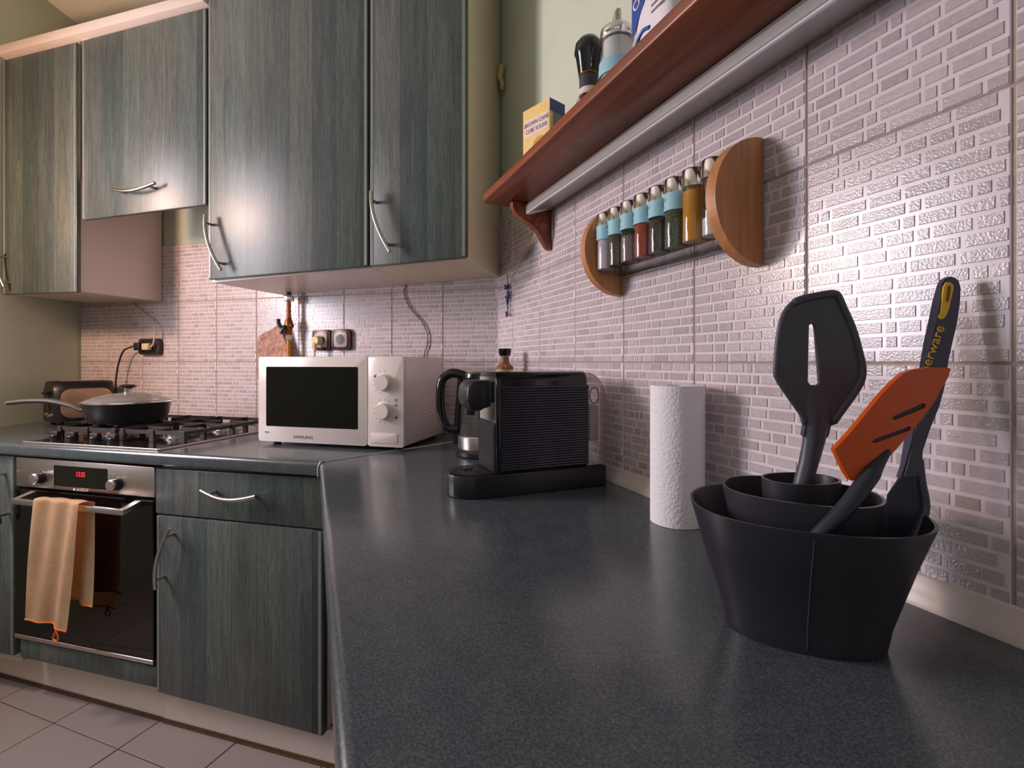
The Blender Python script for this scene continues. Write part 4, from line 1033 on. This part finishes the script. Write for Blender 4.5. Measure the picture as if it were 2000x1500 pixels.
m = MB(); m.lathe([(0.021, 0), (0.021, 0.0004)], 24, sx=1.0, sy=0.75); m.bm.transform(Matrix.Rotation(PI / 2, 4, 'X')); m.build('sugar_picture', M['sugarb'], t, (0.012, -bd / 2 - 0.0001, bh - 0.090))

t = thing('spice_grinder', 'black-capped glass spice grinder between the sugar carton and the dispenser', 'grinder', Rp(0.827, 0.120, SZ), RROT)
MB().lathe([(0.0265, 0.0005), (0.0275, 0.004), (0.0270, 0.048), (0.020, 0.066), (0.0182, 0.072), (0.0182, 0.1065), (0.001, 0.107)], 32).build('glass_bottle', M['glass'], t, smooth=40)
MB().lathe([(0.0245, 0.003), (0.0245, 0.046), (0.001, 0.047)], 28).build('contents', M['seeds'], t)
MB().lathe([(0.0186, 0.078), (0.0188, 0.078), (0.0188, 0.104), (0.0186, 0.104)], 32, caps=False).build('neck_label', M['ink'], t)
MB().lathe([(0.0187, 0.0655), (0.0190, 0.0655), (0.0190, 0.0785), (0.0187, 0.0785)], 32, caps=False).build('neck_band', M['boxw'], t)
MB().lathe([(0.0195, 0.1075), (0.0205, 0.110), (0.0255, 0.144), (0.0285, 0.150), (0.0285, 0.1535), (0.0265, 0.168), (0.018, 0.179), (0.001, 0.183)], 36).build('cap', M['black'], t, smooth=40)
MB().lathe([(0.0190, 0.1045), (0.0200, 0.105), (0.0200, 0.1075), (0.0190, 0.1080)], 32, caps=False).build('cap_ring', M['brass'], t)

t = thing('sugar_dispenser', 'glass sugar dispenser with steel pouring tube on the wall shelf', 'dispenser', Rp(0.926, 0.120, SZ), RROT)
MB().lathe([(0.030, 0.0005), (0.0325, 0.005), (0.0325, 0.060), (0.0285, 0.085), (0.0275, 0.110), (0.0285, 0.118), (0.0265, 0.118), (0.0255, 0.110), (0.0265, 0.085), (0.0305, 0.060), (0.0305, 0.006), (0.001, 0.005)], 36, caps=False).build('glass_jar', M['glass'], t, smooth=40)
MB().lathe([(0.030, 0.0062), (0.030, 0.060), (0.0262, 0.085), (0.0252, 0.113), (0.001, 0.1135)], 32).build('sugar', M['sugarw'], t)
MB().lathe([(0.0332, 0.048), (0.0334, 0.048), (0.0322, 0.074), (0.0318, 0.074)], 36, caps=False).build('label', M['lblue'], t)
MB().lathe([(0.0305, 0.1150), (0.0305, 0.1190), (0.0295, 0.1200), (0.0305, 0.1215), (0.0300, 0.132), (0.026, 0.137), (0.001, 0.138)], 36).build('screw_cap', M['chrome'], t, smooth=40)
m = MB(); m.loft([[(0.0075 * math.cos(2 * PI * k / 16), 0.0075 * math.sin(2 * PI * k / 16), 0.137) for k in range(16)], [(0.0075 * math.cos(2 * PI * k / 16), 0.0075 * math.sin(2 * PI * k / 16), 0.163 + 0.0090 * math.cos(2 * PI * k / 16 )) for k in range(16)]]); m.build('pouring_tube', M['handle'], t)

t = thing('flour_bag', 'white and blue food bag standing on the wall shelf', 'bag', Rp(1.046, 0.112, SZ), RROT)
def bagring(z, w, d): return [(w * math.copysign(abs(math.cos(a)) ** 0.5, math.cos(a)), d * math.copysign(abs(math.sin(a)) ** 0.5, math.sin(a)), z) for a in [2 * PI * k / 28 for k in range(28)]]
MB().loft([bagring(0.0005, 0.044, 0.026), bagring(0.02, 0.0475, 0.0295), bagring(0.10, 0.048, 0.030), bagring(0.15, 0.047, 0.025), bagring(0.178, 0.047, 0.006)]).build('bag_body', M['bag'], t, smooth=50)
def on_bag(p2): return p2
pl = plate(smoothline([(-0.043, 0.150), (-0.020, 0.158), (-0.006, 0.140), (-0.011, 0.112), (-0.027, 0.090), (-0.043, 0.072)], 4), [], -0.0306, -0.029); pl.build('blue_shape', M['bagb'], t, smooth=0)
m = MB(); m.tube(bez([(-0.040, -0.030, 0.028), (-0.031, -0.0302, 0.052), (-0.016, -0.0302, 0.064), (0.002, -0.0302, 0.060)], 6), 0.0030, 8); m.build('blue_curve', M['bagb'], t)
text('bag_lettering', 'ON', 0.024, M['bag'], t, (-0.0235, -0.0309, 0.122), rot=(PI / 2, -0.7, 0))
m = MB()
for k in range(5): m.box(0.006, 0.034, -0.0304, -0.0297, 0.078 + 0.010 * k, 0.0815 + 0.010 * k)
m.build('small_print', M['inkg'], t, smooth=0)

# ================================================================== SPICE RACK
t = thing('spice_rack', 'beech spice rack with two half-round ends fixed to the tiles', 'spice rack', Rp(0.955, 0.0, 1.3695), RROT)
hd_ = [(-0.0075, -0.0945)] + [(-0.0075 - 0.0935 * math.cos(a), 0.0945 * math.sin(a)) for a in [-PI / 2 + PI * k / 30 for k in range(1, 30)]] + [(-0.0075, 0.0945)]
for x in (-0.1855, 0.1765):
    MB().prism(hd_, x - 0.0095, x + 0.0095, 'X', 0.0015, 2).build('end_disc', M['rackw'], t, smooth=30)
for y, z in ((-0.0125, -0.0555), (-0.0125, 0.030)):
    MB().cyl((-0.177, y, z), (0.168, y, z), 0.0035, None, 12).build('rail', M['chrome'], t)
MB().box(-0.176, 0.167, -0.062, -0.012, -0.0525, -0.0505, 0.0005, 1).build('jar_tray', M['glass'], t)
JC = [('white salt', 'salt', 0.075), ('brown seeds', 'seeds', 0.078), ('pale brown ground spice', 'spicem', 0.052), ('red paprika', 'paprika', 0.082), ('dark peppercorns', 'pepperb', 0.060), ('dried green herbs', 'herb', 0.066), ('yellow turmeric', 'turmeric', 0.084), ('no label beside the large end disc', 'salt', 0.030)]
WORDS = ['SALT', 'ANISE', 'NUTMEG', 'PEPPER', 'CARAWAY', 'OREGANO', None, None]
for k, (what, mk, fill) in enumerate(JC):
    tt = 0.8005 + 0.0428 * k
    lab = 'small chrome-capped glass jar of %s in the spice rack' % what if k < 7 else 'small chrome-capped glass jar without label beside the large end disc'
    j = thing('spice_jar', lab, 'spice jar', Rp(tt, 0.0625, 1.3195), RROT, 'spice jars in the rack')
    MB().lathe([(0.0185, 0.0005), (0.0195, 0.003), (0.0195, 0.086), (0.0175, 0.090), (0.0165, 0.090), (0.0180, 0.084), (0.0180, 0.004), (0.001, 0.004)], 32, caps=False).build('glass', M['glass'], j, smooth=40)
    MB().lathe([(0.0176, 0.0045), (0.0176, fill), (0.001, fill)], 28).build('contents', M[mk], j)
    MB().lathe([(0.0192, 0.0895), (0.0200, 0.0900), (0.0200, 0.1160), (0.0190, 0.1178), (0.001, 0.1180)], 32).build('cap', M['chrome'], j, smooth=40)
    if k < 6:
        MB().lathe([(0.0197, 0.0640), (0.0202, 0.0640), (0.0205, 0.0930), (0.0201, 0.0930)], 32, caps=False).build('label', M['lblue'], j)
        rz = math.radians(-38)
        for w, zz, sz in ((WORDS[k], 0.0825, 0.0075), (WORDS[k].lower(), 0.0735, 0.0052)):
            x_, y_ = 0.0207 * math.sin(rz), -0.0207 * math.cos(rz)
            text('label_lettering', w, sz, M['ink'], j, (x_, y_ * 1.01, zz), rot=(PI / 2, 0, rz), sx=0.75)

# ================================================================== SOCKETS, PLUGS, CORDS ON THE BACK WALL
WY = -TT - BR
def socket(label, s, z, n=1, w=0.084):
    t = thing('wall_socket', label, 'socket', (-s, WY, z), 0, 'wall sockets')
    W2 = w * n / 2
    MB().prism(rrect(-W2, W2, -w / 2, w / 2, 0.014), -0.017, 0.0, 'Y', 0.003).build('frame', M['brownp'], t)
    for i in range(n):
        cx = (i - (n - 1) / 2) * w * 0.9
        f = MB().prism(rrect(cx - w * 0.35, cx + w * 0.35, -w * 0.35, w * 0.35, 0.010), -0.0195, -0.012, 'Y', 0.001).build('face', M['beige'] if n == 1 else M['brownp'], t)
        m = MB(); m.lathe([(0.0195, 0.0), (0.0195, 0.0008)], 24); m.bm.transform(Matrix.Rotation(PI / 2, 4, 'X')); m.build('well', M['black'], f, (cx, -0.0193, 0))
        m = MB(); m.lathe([(0.0175, 0.0), (0.0195, 0.0016), (0.021, 0.0004)], 24, caps=False); m.bm.transform(Matrix.Rotation(PI / 2, 4, 'X')); m.build('well_ring', M['beige'] if n == 1 else M['brownp'], f, (cx, -0.0193, 0))
    return t
socket('brown framed socket with a cream plug above the microwave', 0.7445, 1.2185)
socket('empty brown framed socket above the microwave', 0.6530, 1.2195)
t = thing('wall_socket', 'brown double socket with two plugs on the tiles behind the toaster', 'socket', (-1.657, WY, 1.2000), 0, 'wall sockets')
MB().prism(rrect(-0.062, 0.062, -0.036, 0.036, 0.014), -0.020, 0.0, 'Y', 0.003).build('frame', M['brownp'], t)
MB().prism(rrect(-0.044, 0.044, -0.026, 0.026, 0.012), -0.0235, -0.015, 'Y', 0.001).build('face', M['blackm'], t)
# cream plug and cord of the microwave
t = thing('power_plug', 'cream plug and ribbed cord hanging behind the microwave', 'plug', (-0.7490, WY - 0.021, 1.2160))
MB().tube([(0, -0.001, 0), (0, -0.028, 0)], [0.0185, 0.0150], 20).build('plug_body', M['plugw'], t)
pth = [(-0.004, -0.022, -0.008 - 0.006 * k) for k in range(7)]
MB().tube(pth, [0.0095 - 0.0006 * k + (0.001 if k % 2 else 0) for k in range(7)], 12).build('cord_grip', M['plugw'], t)
MB().tube(bez([(-0.004, -0.022, -0.04), (-0.006, -0.02, -0.09), (0.01, -0.012, -0.16), (0.02, -0.006, -0.25)], 6), 0.0035, 8).build('cord', M['cordw'], t)
# plugs on the left socket
t = thing('power_plug', 'white plug and cord running up behind the left wall cabinet', 'plug', (-1.6450, WY - 0.0245, 1.2000))
MB().box(-0.022, 0.018, -0.022, -0.0005, -0.016, 0.014, 0.005, 3).build('plug_body', M['plugw'], t)
MB().tube(bez([(0.016, -0.012, -0.004), (0.034, -0.012, 0.006), (0.042, -0.010, 0.040), (0.038, -0.006, 0.085), (0.0, 0.010, 0.125), (-0.07, 0.016, 0.162), (-0.125, 0.018, 0.200), (-0.150, 0.018, 0.235)], 7), 0.0032, 8).build('cord', M['cordw'], t)
t = thing('power_plug', 'black toaster plug and cord at the brown double socket', 'plug', (-1.6900, WY - 0.0245, 1.2000))
MB().box(-0.020, 0.014, -0.026, -0.0005, -0.017, 0.017, 0.005, 3).build('plug_body', M['cordb'], t)
MB().tube(bez([(-0.016, -0.014, 0.002), (-0.045, -0.016, -0.002), (-0.085, -0.02, -0.02), (-0.112, -0.022, -0.075), (-0.128, -0.022, -0.145), (-0.130, -0.022, -0.20), (-0.125, -0.022, -0.26)], 7), 0.0036, 8).build('cord', M['cordb'], t)
# loose thin cable from the corner cabinet down behind the microwave
t = MB().tube(bez([(0.02, 0, 0.19), (0.012, -0.002, 0.155), (0.035, -0.003, 0.10), (0.085, -0.003, 0.045), (0.110, -0.003, -0.005), (0.108, -0.003, -0.05), (0.095, -0.002, -0.095), (0.09, 0.0, -0.30)], 8), 0.0024, 8).build('thin_cable', M['cordg'], loc=(-0.392, WY - 0.0035, 1.2400))
tag(t, 'thin brown cable looping from the corner cabinet to behind the microwave', 'cable')

# gas valve
t = thing('gas_valve', 'brass gas valve with dark lever and yellow hose below the tall cabinet', 'gas valve', (-0.8768, -0.05, 1.16))
MB().cyl((0, 0, 0.243), (0, 0, 0.262), 0.010, None, 16).build('pipe', M['blackm'], t)
MB().lathe([(0.010, 0.212), (0.019, 0.216), (0.0205, 0.222), (0.0205, 0.232), (0.016, 0.238), (0.010, 0.242)], 10).build('chrome_nut', M['chrome'], t, smooth=20)
MB().lathe([(0.0085, 0.150), (0.0095, 0.160), (0.008, 0.168), (0.0095, 0.176), (0.008, 0.186), (0.009, 0.198), (0.0085, 0.212)], 18).build('orange_pipe', M['copper'], t)
m = MB(); m.lathe([(0.010, 0.082), (0.0125, 0.085), (0.0125, 0.100), (0.0155, 0.106), (0.0165, 0.120), (0.0155, 0.134), (0.012, 0.140), (0.010, 0.150)], 16); m.sphere((0.012, 0, 0.117), 0.011, 14)
m.build('valve_body', M['brass'], t)
m = MB(); m.tube(bez([(-0.004, -0.018, 0.110), (-0.018, -0.024, 0.112), (-0.026, -0.026, 0.126), (-0.028, -0.026, 0.142)], 5), 0.0075, 10, sx=1.5); m.tube(bez([(-0.004, -0.018, 0.110), (-0.013, -0.022, 0.098), (-0.018, -0.022, 0.084)], 4), 0.0075, 10, sx=1.4); m.build('lever', M['navy'], t)
MB().lathe([(0.0095, 0.058), (0.0125, 0.060), (0.0125, 0.080), (0.010, 0.082)], 8).build('hose_nut', M['steel'], t, smooth=20)
MB().tube(bez([(0, 0, 0.058), (0.0, 0, 0.0), (-0.01, 0.012, -0.12), (-0.03, 0.02, -0.285)], 6), 0.0088, 14).build('hose', M['hose'], t)
# pot holder
t = thing('pot_holder', 'brown patterned cloth pot holder hanging from the gas valve', 'pot holder', (-0.965, -0.030, 1.16))
outl = [(0.032, 0.122), (0.043, 0.105), (0.060, 0.060), (0.085, 0.0), (0.090, -0.10), (-0.080, -0.10), (-0.088, 0.0), (-0.088, 0.062), (-0.040, 0.092), (0.010, 0.118)]
m = plate(outl, [], -0.006, 0.006)
bmesh.ops.subdivide_edges(m.bm, edges=m.bm.edges[:], cuts=4, use_grid_fill=True)
for v in m.bm.verts: v.co.y += 0.006 * math.sin(v.co.x * 55 + v.co.z * 20)
m.build('cloth', M['mitt'], t, smooth=50)
MB().tube(bez([(0.030, 0, 0.118), (0.045, -0.016, 0.128), (0.062, -0.036, 0.122), (0.055, -0.030, 0.105), (0.038, 0, 0.108)], 5), 0.0022, 8).build('hanging_loop', M['mitt'], t)

# beaded charm
t = thing('beaded_charm', 'purple and blue beaded charm hanging in the tiled corner', 'charm', Rp(0.1150, 0.016, 1.27), RROT)
MB().tube([(0, 0, 0.156), (0, 0, 0.12), (0.002, 0, 0.05), (0, 0, 0.03)], 0.0012, 6).build('string', M['cordb'], t)
MB().tube(bez([(0.0, 0.008, 0.158), (0, -0.002, 0.160), (0, -0.003, 0.153)], 4), 0.0016, 6).build('hook', M['steel'], t)
rb = random.Random(3)
def cluster(cx, cz, n, rx, rz, mat, r):
    for k in range(n):
        m = MB(); m.sphere((0, 0, 0), r * rb.uniform(0.8, 1.15), 8)
        m.build('bead', mat, t, (cx + rb.uniform(-rx, rx), rb.uniform(-0.005, 0.003), cz + rb.uniform(-rz, rz)))
cluster(0.0, 0.116, 14, 0.010, 0.007, M['purple'], 0.0042)
cluster(0.004, 0.088, 7, 0.006, 0.010, M['blueb'], 0.0050)
cluster(0.004, 0.068, 6, 0.005, 0.010, M['purple'], 0.0048)
cluster(-0.004, 0.082, 3, 0.004, 0.004, M['olive'], 0.0050)
cluster(0.0, 0.026, 10, 0.008, 0.009, M['lilac'], 0.0044)
m = MB(); m.tube([(0.003 + 0.006 * math.cos(a), 0, 0.045 + 0.009 * math.sin(a)) for a in [2 * PI * k / 16 for k in range(16)]], 0.0013, 6, closed=True); m.build('ring', M['steel'], t)
